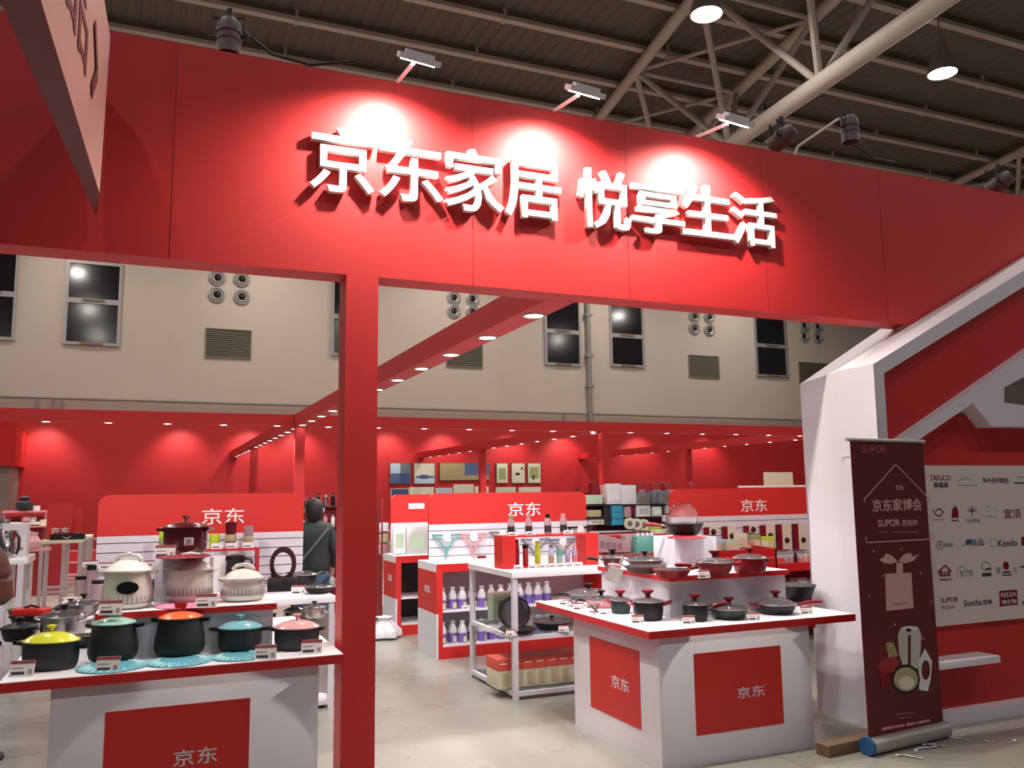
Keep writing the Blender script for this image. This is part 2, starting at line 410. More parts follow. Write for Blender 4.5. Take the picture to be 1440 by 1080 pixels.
# stage lamps and rigging
def par(loc, label, tilt=40, az=0, rig=None):
    t = thing('stage_light', label, 'stage light', loc, R(az))
    v = MB(); v.lathe([(.0, .12), (.05, .12), (.07, .09), (.072, .05), (.08, .045), (.08, .02), (.072, .018), (.072, .0), (.08, -.004), (.08, -.03), (.072, -.034), (.078, -.12), (.07, -.12), (.066, -.08)], 'parcan', 18, caps=False); part('can', v, t, None, (0, 0, 0), (R(tilt), 0, 0))
    v = MB(); v.tube([(-.10, 0, 0), (-.10, 0, .13), (.10, 0, .13), (.10, 0, 0)], .009, 'matblack', 6); v.tube([(-.13, 0, 0), (.13, 0, 0)], .012, 'matblack', 6); v.tube([(0, 0, .13), (0, 0, .19)], .02, 'matblack', 6); part('yoke', v, t)
    v = MB(); v.tube([(0, .1, .15), (.25, .12, -.05), (.5, .12, -.12), (.8, .1, -.1)], .012, 'matblack', 5); part('cable', v, t)
    return t
p = oy(322, 52, 5.42); par((p.x, p.y, p.z), 'dark stage lamp with cable on the fascia top, left of the letters', 0, -20)
for (a, b_), lb in (((1100, 195), 'black stage lamp sitting above the right end of the letters'), ((1405, 258), 'black stage lamp at the far right of the fascia top')):
    p = oy(a, b_, 5.3); par(p, lb, 60, 30)
p = oy(1195, 182, 5.36); par(p, 'grey stage lamp on a boom above the right of the fascia', 0, 10)
v = MB(); v.tube([(oy(1112, 208, 5.3).x, 5.3, 4.44), oy(1122, 206, 5.3), oy(1178, 168, 5.36), oy(1195, 166, 5.36)], .012, 'steelpaint', 8); solo('lighting_boom', v, 'thin grey boom pipe holding the raised stage lamp', 'pipe')

# booth shell ------------------------------------------------------
WY = 31.4
mb = MB(); mb.box(-4.3, 34, WY, WY+.2, 0, 4.5, 'red'); struct('wall_booth_back', mb)
mb = MB(); mb.box(-4.6, -4.3, 26, WY, 0, 4.5, 'red'); struct('wall_booth_left', mb)
mb = MB(); mb.box(-4.29, -3.75, 29.2, 31.39, 2.75, 3.9, 'redboard'); mb.box(-4.29, -3.9, 29.4, 31.39, 0, 2.75, 'conduit'); struct('door_1', mb)
# interior beams with downlights
def beam(label, x0, x1, y0, y1, z0, z1, lights, zoff=0):
    t = thing('ceiling_beam', label, 'beam', (x0, y0, z0))
    b_ = MB(); b_.box(0, x1-x0, 0, y1-y0, 0, z1-z0, 'red'); part('beam_box', b_, t)
    for p in lights:
        o = bpy.data.objects.new('downlight', DLM); link(o, t); o.location = (p[0]-x0, p[1]-y0, 0)
        o2 = bpy.data.objects.new('lens', DLL); link(o2, o)
v = MB(); v.lathe([(.094, 0), (.09, -.010), (.074, -.010), (.070, -.002)], 'alu', 18, caps=False); DLM = v.mesh('downlight')
v = MB(); v.lathe([(0, -.007), (.05, -.006), (.072, -.003)], 'glow', 16, caps=False); DLL = v.mesh('lens')
beam('long red beam with downlights running back from the fascia beside the red column', 2.553, 2.785, 5.37, 31.39, ZB, 3.333, [(2.69, 5.87+k*.99) for k in range(26)])
beam('long red beam with downlights running back at the right of the booth', 9.39, 9.65, 16.95, 31.39, ZB, 3.333, [(9.5, 17.5+k*1.05) for k in range(13)])
beam('red beam with downlights at the far right of the booth', 16.3, 16.56, 16.95, 31.39, ZB, 3.333, [(16.4, 17.5+k*1.05) for k in range(13)])
def seg(lbl, a, b_): beam(lbl, a, b_, 16.95, 17.2, ZB, 3.333, [(x, 17.07) for x in [-3.75+k for k in range(34)] if a+.1 < x < b_-.1])
seg('red cross beam with downlights left of the small red post', -4.3, 2.55); seg('red cross beam with downlights in the middle of the booth', 2.79, 9.385); seg('red cross beam with downlights right of the second post', 9.655, 16.295); seg('red cross beam with downlights at the far right', 16.565, 27)
for (x, y, lb) in ((2.575, 17.0, 'slim red post under the beam crossing behind the left display'), (9.4, 17.0, 'slim red post rising right of the framed pictures'), (2.575, 25, 'distant red post left of the slim post, with darker middle'), (9.42, 24.8, 'distant red post between the framed pictures'), (16.3, 23.7, 'distant red post above the right-hand header board')):
    v = MB(); v.box(0, .19, -.09, .09, 0, ZB-y*0, 'red'); v.box(-.004, .194, -.094, .094, 1.55, 1.95, 'red'); solo('red_post', v, lb, 'post', (x, y, 0))

# entrance fascia, column --------------------------------------------
YF = 5.15
t = thing('entrance_fascia', 'wide red entrance fascia carrying big white raised Chinese letters', 'sign', (0, YF, 3.117))
v = MB(); v.box(-3.2, 11.5, 0, .215, 0, 1.325, 'red'); part('fascia_board', v, t)
for x in (-1.5, .05, 1.92, 3.12, 4.36, 5.6):
    v = MB(); v.box(x, x+.004, -.0015, 0, .0, 1.325, 'reddark'); part('seam', v, t)
chars = [('京', 436, 187, 529, 283), ('东', 537, 203, 628, 296), ('家', 627, 213, 712, 302), ('居', 710, 226, 793, 313), ('悦', 815, 237, 894, 320), ('享', 880, 254, 966, 330), ('生', 958, 262, 1032, 338), ('活', 1026, 272, 1094, 348)]
YL = 5.085
for c, xa, xb, tp, bt in (('京', 436, 527, (482, 178), (475, 269)), ('东', 534, 624, (568, 193), (575, 282)), ('家', 627, 710, (667, 208), (663, 296)), ('居', 712, 790, (725, 222), (780, 310)),
        ('悦', 814, 887, (827, 234), (827, 318)), ('享', 889, 962, (913, 252), (918, 327)), ('生', 959, 1029, (995, 260), (1029, 336)), ('活', 1028, 1091, (1033, 268), (1087, 348))):
    lettering('letter', c, t, oy(xa, 250, YL).x, oy(xb, 250, YL).x, oy(*bt, YL).z-3.117, oy(*tp, YL).z-3.117, -.032, 'letter', .03, .0095, .75)
v = MB(); v.box(-.008, .196, 0, .2, 0, 3.117, 'red'); solo('entrance_column', v, 'square red column carrying the entrance fascia', 'column', (1.085, YF, 0))
for i, (x, s) in enumerate(FLOODS):
    t = thing('arm_floodlight', 'white arm floodlight over %s' % ['the first letters of the sign', 'the gap in the middle of the sign', 'the last letters of the sign'][i], 'floodlight', (x, YF, 4.4))
    v = MB(); v.tube([(0, .12, .045), (0, .0, .05), (.0, -.36, .0)], .013, 'white', 8); v.box(-.03, .03, .06, .18, .042, .06, 'white'); part('arm', v, t)
    hr = (R(30), R(5), 0); hl = (.01, -.42, -.02)
    v = MB(); v.prism([(-.13, -.07, 0), (.13, -.07, 0), (.12, .07, 0), (-.12, .07, 0)], (0, 0, .035), 'white'); v.prism([(-.09, -.04, .035), (.09, -.04, .035), (.08, .05, .035), (-.08, .05, .035)], (0, 0, .025), 'white'); part('head', v, t, None, hl, hr)
    v = MB(); v.box(-.10, .10, -.045, .045, -.006, -.001, 'glow'); part('lens', v, t, 'glowing white lens', hl, hr)

# hanging sign, top left ----------------------------------------------
HP = lambda Y, z, off=0: Vector((-.495+.0424*Y+off, Y, z))
def onh(x, y):
    d = ray(x, y); tt = (-.495+.0424*0)/(d.x-.0424*d.y); return CAM+d*tt
t = thing('hanging_sign', 'pale pink hanging board with dark red edge and lettering, top left', 'sign', (0, 0, 0))
face = [onh(140, 272), HP(4.787, 4.216), HP(4.4, 4.235), HP(1.6, 4.3), HP(1.6, 3.3)]
bk = [oz(137, 312, 3.3)+Vector((0, -.1, 0)), HP(5.03, 4.16, -.09), HP(4.4, 4.2, -.14), HP(1.6, 4.27, -.16), HP(1.6, 3.3, -.16)]
v = MB(); n = 5; v.add(face, [tuple(range(n))[::-1]], 'hangpale'); v.add(face+bk, [(i, (i+1) % n, n+(i+1) % n, n+i) for i in range(n)]+[tuple(range(n, 2*n))], 'hangedge'); part('sign_board', v, t)
def stroke(pxs, w, nm):
    v = MB(); P = [onh(*q)+Vector((.004, 0, 0)) for q in pxs]
    for a, b_ in zip(P, P[1:]):
        d = (b_-a).normalized(); q = Vector((1, 0, 0)).cross(d).normalized()*w; v.prism([a-q, b_-q, b_+q, a+q], (.004, 0, 0), 'hangedge')
    part(nm, v, t)
stroke([(132, 32), (135, 103), (127, 128)], .035, 'arrow_mark')
me, a, b_, c, d = glyphs('品', .004, .006); me = me.copy(); me.materials.clear(); me.materials.append(M['hangedge'])
P0, P1 = onh(103, 0), onh(120, 88)
for vv in me.vertices:
    x, y, z = vv.co; Y = 3.30+(x-a)/(b_-a)*.62; zz = 3.56+(y-c)/(d-c)*.42; vv.co = HP(Y, zz, .003+z*.3)
part('letter', me, t)
me2 = me.copy()
for vv in me2.vertices: vv.co += Vector((-.0424*.85, -.85, 0))
part('letter', me2, t)
for y in (2.6, 4.3):
    v = MB(); v.tube([HP(y, 4.25, -.07), HP(y, 13.9, -.07)], .006, 'conduit', 5); part('hanging_wire', v, t)

# ================================================================== RIGHT WHITE AND RED STRUCTURE
t = thing('portal_frame', 'big white and red angular portal frame at the right edge of the booth', 'frame', (0, 0, 0))
# left pillar wall with its crease
Bt = oy(1125, 540, 5.62); Pk = Vector((5.03, 5.575, 1.489)); Bb = Vector((5.01, 5.575, 0)); P1 = ox(1193, 517, 5.02)
Ft = Vector((4.983, 4.75, 2.681)); Fb = Vector((5.0, 4.75, 0)); Fm = Vector((4.983, 4.75, 2.12))
TR0 = oy(1240, 461, 5.62); L1b = oy(1272, 463, 5.17)
v = MB()
v.add([P1, Pk, Bb, Fb, Fm, Ft], [(0, 1, 2, 3, 4, 5)], 'white')
v.add([Bt, Pk, P1, L1b, TR0], [(0, 1, 2), (0, 2, 3, 4)], 'white')
v.add([P1, Ft, oy(1303, 460, 5.12)], [(0, 1, 2)], 'white')
bk_ = [Bt, TR0, Vector((TR0.x+.3, 5.62, TR0.z-.25)), Vector((5.35, 5.62, 2.2)), Vector((5.35, 5.62, 0)), Bb, Pk]
v.add(bk_, [tuple(range(7))[::-1]], 'white'); part('pillar', v, t, 'white creased pillar side')
def prism_px(pxs, Y, depth, m, name, label=None, side=None):
    v = MB(); v.prism([oy(x, y, Y) for x, y in pxs], (0, depth, 0), m, side); return part(name, v, t, label)
# upper band: front face y 4.75, reaching back to 5.1
prism_px([(1228, 512), (1440, 380), (1750, 187), (1750, 211), (1440, 403), (1243, 525), (1250, 640), (1236, 640)], 4.75, .39, 'white', 'upper_band', 'white sloping front band')
v = MB(); v.box(4.983, 5.085, 4.75, 5.1, 0, 2.05, 'white'); part('pillar_front', v, t)
prism_px([(1240, 520), (1450, 392), (1750, 206), (1750, 292), (1440, 500), (1262, 625), (1249, 700), (1240, 700)], 4.84, .2, 'red', 'infill_panel', 'recessed dark red sloping panel')
prism_px([(1268, 617), (1440, 497), (1750, 281), (1750, 308), (1440, 527), (1440, 530), (1412, 545), (1412, 566), (1440, 570), (1750, 583), (1750, 610), (1440, 600), (1395, 600), (1368, 567), (1293, 618), (1264, 640), (1257, 626)], 4.75, .35, 'white', 'lower_band', 'white lower band with stepped underside')
# red logo wall below it, skirting, stub shelf
v = MB(); v.prism([(5.1, 4.89, 0), (10.5, 4.89, 0), (10.5, 4.89, 2.34), (6.05, 4.89, 2.34), (5.1, 4.89, 2.1)], (0, .11, 0), 'red'); part('logo_wall', v, t)
v = MB(); v.box(5.35, 10.5, 4.765, 4.889, 0, .085, 'white'); part('skirting', v, t)
v = MB(); v.rbox(5.18, 6.02, 4.70, 4.889, .425, .475, 'white', .004); part('stub_shelf', v, t)
# logo board
t = thing('logo_board', 'pale board printed with rows of brand marks on the red wall', 'sign', (5.50, 4.86, .70))
v = MB(); v.box(0, 2.6, 0, .028, 0, 1.225, 'logoboard'); part('board', v, t)
def lb(txt, x0, y0, x1, y1, m='ink'):
    p = oy(x0, y1, 4.86); q = oy(x1, y0, 4.86)
    o = lettering('printed_mark', txt, t, p.x-5.50, q.x-5.50, p.z-.70, q.z-.70, -.001, m, .004, .006, .3); return o
lb('TAFUCO', 1308, 668, 1336, 676, 'winehandle'); lb('泰福高', 1313, 678, 1333, 686)
lb('BAIJIE', 1383, 672, 1407, 680); lb('拜杰', 1407, 672, 1418, 680)
lb('OAK', 1358, 729, 1368, 735, 'paleink'); lb('欧橡', 1368, 729, 1378, 735, 'paleink')
lb('宜洁', 1412, 715, 1435, 729, 'wine')
lb('尚品', 1366, 757, 1383, 768, 'navy'); lb('Kendo', 1404, 758, 1430, 769)
lb('博朗尼', 1328, 763, 1340, 770, 'paleink')
lb('SUPOR', 1323, 839, 1347, 848, 'wine'); lb('苏泊尔', 1324, 850, 1343, 858, 'paleink')
lb('Suncha', 1356, 842, 1380, 853); lb('双枪', 1382, 842, 1395, 851)
lb('富', 1401, 797, 1407, 807, 'paleink'); lb('光', 1425, 797, 1430, 806, 'paleink')
lb('爱必居', 1322, 802, 1336, 810, 'wine'); lb('haipoo', 1322, 812, 1338, 818, 'wine'); lb('爱之佳', 1350, 801, 1368, 811, 'paleink')
def lq(x, y): p = oy(x, y, 4.86); return Vector((p.x-5.50, -.002, p.z-.70))
def lpoly(pxs, m, name='printed_mark'):
    v = MB(); v.prism([lq(*q) for q in pxs], (0, .002, 0), m); part(name, v, t)
def lline(pxs, w, m, name='printed_mark'):
    v = MB(); P = [lq(*q) for q in pxs]
    for a, b_ in zip(P, P[1:]):
        d = (b_-a); d = d.normalized() if d.length else Vector((1, 0, 0)); q = Vector((-d.z, 0, d.x))*w
        v.prism([a-q, b_-q, b_+q, a+q], (0, .0018, 0), m)
    part(name, v, t)
lpoly([(1405, 831), (1430, 829), (1431, 850), (1406, 853)], 'wine')
for txt, a, b_, c, d in (('RELEA', 1407, 832, 1428, 840), ('物生物', 1408, 842, 1428, 850)):
    p = oy(a, d, 4.86); q = oy(c, b_, 4.86); lettering('printed_mark', txt, t, p.x-5.5, q.x-5.5, p.z-.7, q.z-.7, -.006, 'logoboard', .004, .006, .3)
lline([(1319, 805), (1329, 795), (1338, 804)], .006, 'wine'); lline([(1321, 804), (1321, 810), (1337, 809)], .004, 'wine')
lline([(1346, 812), (1346, 800), (1353, 796), (1361, 803), (1369, 803)], .003, 'paleink')
lline([(1312, 717), (1316, 724), (1322, 726), (1326, 720), (1322, 715), (1316, 718)], .005, 'wine'); lline([(1311, 731), (1327, 730)], .004, 'paleink')
lpoly([(1338, 728), (1339, 716), (1343, 711), (1347, 716), (1348, 728)], 'wine'); lline([(1338, 732), (1348, 732)], .004, 'ink')
lline([(1367, 726), (1367, 716)], .004, 'ink')
for a in range(7):
    an = R(180+30*a); lline([(1367, 719), (1367+7*math.cos(an), 719+8*math.sin(an))], .002, 'ink')
lline([(1386, 715), (1388, 711), (1393, 713)], .002, 'paleink'); lline([(1399, 713), (1402, 719)], .002, 'paleink'); lline([(1387, 726), (1402, 727)], .004, 'paleink')
for k in range(12):
    an = R(30*k); a2 = R(30*k+30)
    lline([(1322+5*math.cos(an), 767+6*math.sin(an)), (1322+5*math.cos(a2), 767+6*math.sin(a2))], .002, 'wine')
    lline([(1386+6*math.cos(an), 796+6*math.sin(an)), (1386+6*math.cos(a2), 796+6*math.sin(a2))], .002, 'ink')
lline([(1319, 767), (1325, 767)], .002, 'wine'); lline([(1322, 762), (1322, 771)], .002, 'wine'); lpoly([(1381, 806), (1394, 805), (1394, 810), (1381, 811)], 'ink'); lline([(1386, 800), (1394, 800)], .006, 'ink')
lline([(1345, 678), (1356, 672), (1366, 674)], .002, 'paleink'); lline([(1346, 682), (1374, 682)], .003, 'paleink'); lline([(1352, 767), (1364, 766)], .003, 'paleink'); lpoly([(1358, 759), (1366, 758), (1366, 765), (1358, 766)], 'navy')
lline([(1393, 758), (1401, 758), (1401, 768), (1393, 768), (1393, 758)], .002, 'paleink')
lpoly([(1410, 795), (1412, 790), (1417, 790), (1419, 796), (1417, 801), (1412, 801)], 'wine'); lline([(1410, 805), (1421, 804)], .007, 'ink'); lline([(1409, 809), (1423, 808)], .005, 'ink')
lpoly([(1436, 755), (1446, 755), (1446, 767), (1436, 767)], 'wine'); lline([(1430, 671), (1446, 671)], .004, 'paleink'); lline([(1426, 679), (1446, 679)], .006, 'ink'); lline([(1435, 797), (1446, 797)], .007, 'ink'); lline([(1438, 850), (1443, 838), (1447, 850)], .006, 'ink')

# ------------------------------------------------------------------ roll-up banner
bl = oz(1223, 1062); br = oz(1329, 1037); bdir = (br-bl); bw = .80; ang = math.atan2(bdir.y, bdir.x)
BO = Vector((bl.x, bl.y, .0))
t = thing('roll_up_banner', 'dark red roll-up banner with cookware picture beside the white pillar', 'banner', BO, ang)
BH = 2.085
v = MB(); v.box(0, bw-.02, -.002, .002, .085, BH, 'bannerred'); part('banner_sheet', v, t)
v = MB(); v.tube([(-.035, 0, BH+.005), (bw+.0, 0, BH+.005)], .013, 'alu', 8); part('top_rail', v, t)
v = MB(); v.tube([(-.0, 0, .055), (bw-.0, 0, .055)], .055, 'alu', 18); part('roller', v, t)
v = MB(); v.tube([(-.03, 0, .058), (-.001, 0, .058)], [.06, .06], 'blueplast', 18); part('end_cap', v, t, 'blue plastic end cap')
v = MB(); v.tube([(bw-.02, .06, .06), (bw-.02, .012, 1), (bw-.02, .012, BH)], .008, 'alu', 6); part('support_pole', v, t)
nb = Vector((-math.sin(ang), math.cos(ang), 0)); db = Vector((math.cos(ang), math.sin(ang), 0))
def onb(x, y):       # picture point on the banner sheet, in banner space
    d = ray(x, y); k = (BO-CAM).dot(nb)/d.dot(nb); p = CAM+d*k-BO; return Vector((p.dot(db), -.004, p.z))
def btext(txt, x0, y0, x1, y1, m='bannerpink'):
    p = onb(x0, (y0+y1)/2); q = onb(x1, (y0+y1)/2); a = onb(x0, y1).z; b_ = onb(x0, y0).z
    lettering('printed_lettering', txt, t, p.x, q.x, a, b_, -.003, m, .004, .016 if txt != '京东' else .006, .3)
def bline(pxs, w, m='bannerpink'):
    v = MB(); P = [onb(*q) for q in pxs]
    for a, b_ in zip(P, P[1:]):
        d = (b_-a).normalized(); q = Vector((-d.z, 0, d.x))*w; v.prism([a-q-d*w, b_-q+d*w, b_+q+d*w, a+q-d*w], (0, .0015, 0), m)
    part('printed_line', v, t)
def bpoly(pxs, m, off=0):
    v = MB(); v.prism([onb(*q)+Vector((0, -off, 0)) for q in pxs], (0, .0015, 0), m); part('printed_shape', v, t)
def bell(cx, cy, rx, ry, m, off=0, n=18): bpoly([(cx+rx*math.cos(2*math.pi*k/n), cy+ry*math.sin(2*math.pi*k/n)) for k in range(n)], m, off)
btext('SUPOR', 1211, 626, 1246, 637, 'bannerdim'); btext('京东', 1259, 682, 1270, 689)
btext('京东家博会', 1226, 702, 1296, 720); btext('SUPOR', 1234, 731, 1265, 741); btext('苏泊尔', 1268, 731, 1290, 740)
bline([(1215, 706), (1215, 702), (1259, 653), (1306, 701), (1306, 705)], .004)
bline([(1217, 755), (1218, 763), (1309, 758), (1309, 751)], .004)
for a, b_ in ((1235, 1241), (1242, 1247), (1252, 1258), (1259, 1266), (1267, 1275), (1277, 1283), (1284, 1290)): bline([(a, 748.5), (b_, 748)], .005, 'bannerdim')
# bow, blank tag (its code left off), cookware picture
bpoly([(1236, 787), (1243, 783), (1245, 778), (1252, 780), (1262, 789), (1253, 793), (1243, 792)], 'bannerpink'); bpoly([(1292, 779), (1284, 783), (1279, 777), (1270, 780), (1263, 789), (1272, 792), (1283, 789)], 'bannerpink')
bpoly([(1260, 791), (1269, 791), (1269, 806), (1260, 806)], 'bannerpink'); bpoly([(1244, 807), (1281, 805), (1284, 855), (1246, 859)], 'bannerpink')
bline([(1256, 850), (1275, 848)], .004, 'wine')
for a in ((1228, 775), (1267, 772), (1294, 806), (1241, 810), (1222, 838), (1309, 846), (1258, 878), (1298, 898)): bell(*a, 1, 1.6, 'bannerpink')
bpoly([(1262, 893), (1266, 883), (1279, 880), (1291, 883), (1295, 893), (1294, 915), (1290, 940), (1270, 940), (1264, 920)], 'silver'); bpoly([(1276, 893), (1280, 893), (1280, 938), (1276, 938)], 'bannerred', .001); bell(1277, 886, 4, 2.5, 'black', .001); bell(1279, 883.5, 12, 3.2, 'bagwhite', .0005)
bpoly([(1291, 930), (1300, 912), (1310, 930), (1308, 955), (1304, 972), (1292, 970)], 'bagwhite', .0005); bell(1301, 942, 6, 14, 'bannerred', .001)
bpoly([(1232, 938), (1240, 925), (1256, 922), (1264, 930), (1256, 945), (1240, 946)], 'knobred'); bpoly([(1237, 946), (1247, 946), (1248, 966), (1239, 968)], 'wine', .0004); bpoly([(1245, 905), (1251, 902), (1256, 923), (1249, 925)], 'picgold', .0004); bpoly([(1251, 905), (1255, 903), (1262, 922), (1257, 924)], 'picgreen', .0006)
bell(1273, 955, 20, 21, 'black', .0012); bell(1273, 955, 17, 17, 'khaki', .0016); bell(1274, 960, 11, 9, 'cream', .002)
for a, y, b_ in ((1261, 1004, 1285), (1264, 1010, 1281)): bline([(a, y), (b_, y-2)], .005, 'bannerdim')
for a, b_ in ((1241, 1254), (1258, 1270), (1275, 1286), (1290, 1306)): bline([(a, 1025-(a-1241)*.18), (b_, 1025-(b_-1241)*.18)], .009, 'dustpink')
bline([(1260, 1028), (1289, 1022)], .003, 'winehandle')
p = oz(1212, 1066); v = MB(); v.rbox(0, .95, -.055, .055, 0, .075, 'wood', .006); solo('timber_block', v, 'rough brown timber block lying behind the banner foot', 'wood block', (p.x-.20, p.y+.14, 0), ang-.01)
p = oz(1336, 1030)
for i, (x, y, L, a) in enumerate([(1278, 1065, .16, -40), (1312, 1049, .14, -25), (1300, 1054, .22, 10), (1345, 1040, .15, -35), (1391, 1044, .06, 10), (1428, 1043, .06, 80)]):
    p = oz(x, y); v = MB(); n = 6; vs = []
    for k in range(n): u = (k/(n-1)-.5)*L; vs += [(u, -.012+.02*math.sin(k), .003+.006*abs(math.sin(k*1.3))), (u, .012+.02*math.sin(k), .002+.008*abs(math.cos(k*1.1)))]
    v.add(vs, [(2*k, 2*k+2, 2*k+3, 2*k+1) for k in range(n-1)], 'bagwhite')
    solo('tape_scrap', v, 'curled white tape scrap on the floor, %s' % ['under the near end of the banner foot', 'just in front of the banner foot middle', 'longest one before the banner foot', 'right of the banner foot', 'small one below the stub shelf', 'small one at the right edge'][i], 'litter', (p.x, p.y, .002), R(a))

# ================================================================== DISPLAY FURNITURE
TZ = .868
def island(label, X0, X1, Y0, Y1, cx0, cx1, cy0, cy1, front, left=None):
    t = thing('display_island', label, 'display counter', (cx0, cy0, 0))
    v = MB(); v.rbox(0, cx1-cx0, 0, cy1-cy0, 0, TZ-.05, 'white', .002); part('cabinet', v, t)
    v = MB(); v.box(X0-cx0, X1-cx0, Y0-cy0, Y1-cy0, TZ-.05, TZ-.004, 'redgloss'); part('red_edge', v, t)
    v = MB(); v.box(X0-cx0+.002, X1-cx0-.002, Y0-cy0+.002, Y1-cy0-.002, TZ-.004, TZ, 'whitetop'); part('countertop', v, t)
    for x in (X0+.35, X1-.40):
        v = MB(); v.box(x-cx0, x-cx0+.05, Y0-cy0+.02, Y0-cy0+.06, TZ-.075, TZ-.05, 'redgloss') if x > cx1 else v.box(.3, .35, .03, .06, TZ-.055, TZ-.05, 'redgloss'); part('bracket', v, t)
    a, b_, zt, tx0, tx1, tz0, tz1 = front
    v = MB(); v.box(a-cx0, b_-cx0, -.004, 0, max(.005, zt-.51), zt, 'redboard'); part('front_panel', v, t)
    lettering('lettering', '京东', t, tx0-cx0, tx1-cx0, tz0, tz1, -.0055, 'white', .004, .006, .3)
    if left:
        a, b_, zt, ty0, ty1, tz0, tz1 = left
        v = MB(); v.box(-.004, 0, a-cy0, b_-cy0, zt-.50, zt, 'redboard'); part('side_panel', v, t)
        lettering('lettering', '京东', t, 0, ty1-ty0, tz0, tz1, 0, 'white', .004, .006, .3, rot=R(-90), loc=(-.0055, ty1-cy0, 0))
    return t
p, q = oy(1036, 983, 4.783), oy(1074, 962, 4.783); s0, s1 = ox(861, 975, 3.03), ox(885, 950, 3.03)
island('white and red display island at right with red pans on its tiers', 2.945, 4.66, 4.755, 6.475, 3.03, 4.255, 4.783, 5.978, (3.293, 3.998, .698, p.x, q.x, p.z, q.z), (5.02, 5.714, .698, s1.y, s0.y, .40, .485))
p, q = oy(243, 1076, 4.92), oy(306, 1048, 4.92)
island('white and red display island at left with coloured casseroles', -.64, 1.035, 4.885, 6.57, -.415, .905, 4.92, 6.12, (-.165, .54, .675, p.x, q.x, p.z-.01, q.z))
def tier(label, x0, x1, y0, y1, z0, z1, band=.036):
    t = thing('display_riser', label, 'display riser', (x0, y0, z0)); w, d, h = x1-x0, y1-y0, z1-z0
    v = MB(); v.box(.018, w-.018, .03, d-.03, 0, h-band, 'white'); part('plinth', v, t)
    if band:
        v = MB(); v.box(0, w, 0, d, h-band, h-.003, 'redgloss'); part('red_edge', v, t)
        v = MB(); v.box(.002, w-.002, .002, d-.002, h-.003, h, 'whitetop'); part('riser_top', v, t)
    return t
TR = 1.156; TL = 1.125
tier('white riser with red rim in the middle of the right island', 3.375, 4.43, 5.155, 6.20, TZ, TR)
tier('white riser with red rim in the middle of the left island', -.25, .715, 5.26, 6.0, TZ, TL)
v = MB(); v.rbox(3.885, 4.235, 5.765, 6.27-.11, TR, 1.383, 'white', .003); solo('white_plinth', v, 'plain white box plinth carrying the wok on the right island', 'plinth')
LB = 1.395
v = MB(); v.rbox(.045, .355, 5.60, 5.92, TL, LB, 'white', .003); solo('white_plinth', v, 'plain white box plinth under the maroon casserole on the left island', 'plinth')

def header(label, x0, x1, y, z0, zr, zt, txt=True, pitch=.09, hang=None):
    """slatwall display back: red rounded header above white slats"""
    t = thing('header_board', label, 'display board', (x0, y, z0)); w = x1-x0; h = zt-z0; hr = zr-z0; r = .09
    v = MB(); pts = [(0, 0, hr), (w, 0, hr)]
    for k in range(6): a = R(k*18); pts.append((w-r+r*math.cos(a), 0, h-r+r*math.sin(a)))
    for k in range(6): a = R(90+k*18); pts.append((r+r*math.cos(a), 0, h-r+r*math.sin(a)))
    v.prism(pts, (0, .04, 0), 'redboard'); part('red_header', v, t)
    v = MB(); v.box(.0, w, .012, .04, 0, hr, 'darkslot'); part('groove_backing', v, t)
    z = hr; n = 0
    while z > .03:
        zz = max(0, z-(pitch*.8 if n == 0 else pitch)+.008)
        v = MB(); v.box(0, w, 0, .0119, zz, z-(.0 if n == 0 else 0), 'white'); part('slat', v, t); z = zz-.008; n += 1
    if txt:
        lettering('lettering', '京东', t, txt[0]-x0, txt[1]-x0, txt[2]-z0, txt[3]-z0, -.003, 'letter', .004, .006, .6)
    return t
P1Y = 8.36
a, b_ = oy(283, 738, P1Y), oy(344, 714, P1Y)
header('rounded red header board over white slats behind the left island', oy(138, 720, P1Y).x, oy(427, 720, P1Y).x, P1Y, .80, oy(280, 751, P1Y).z, oy(280, 694.5, P1Y).z, (a.x, b_.x, a.z, b_.z), .082)
a, b_ = oy(714, 726, 9.5), oy(760, 706, 9.5)
header('rounded red header board over white slats with hanging mop heads, in the middle', 2.98, 5.03, 9.5, .995, oy(602, 738, 9.5).z, 1.758, (a.x, b_.x, a.z, b_.z), .096)
a, b_ = oy(1042, 720, 9.2), oy(1078, 702, 9.2)
header('rounded red header board with hanging blister packs behind the right island', 6.08, 8.28, 9.2, .75, oy(1040, 725, 9.2).z, 1.775, (a.x, b_.x, a.z, b_.z), .09)
hb = header('plain rounded red header board with small white label, behind the middle one', 2.97, 4.6, 11.15, .975, oy(570, 735, 11.15).z, 1.75, None, .1)
v = MB(); v.box(.24, .46, -.008, -.001, .58, .655, 'card'); part('label_plate', v, hb, 'small white label plate')

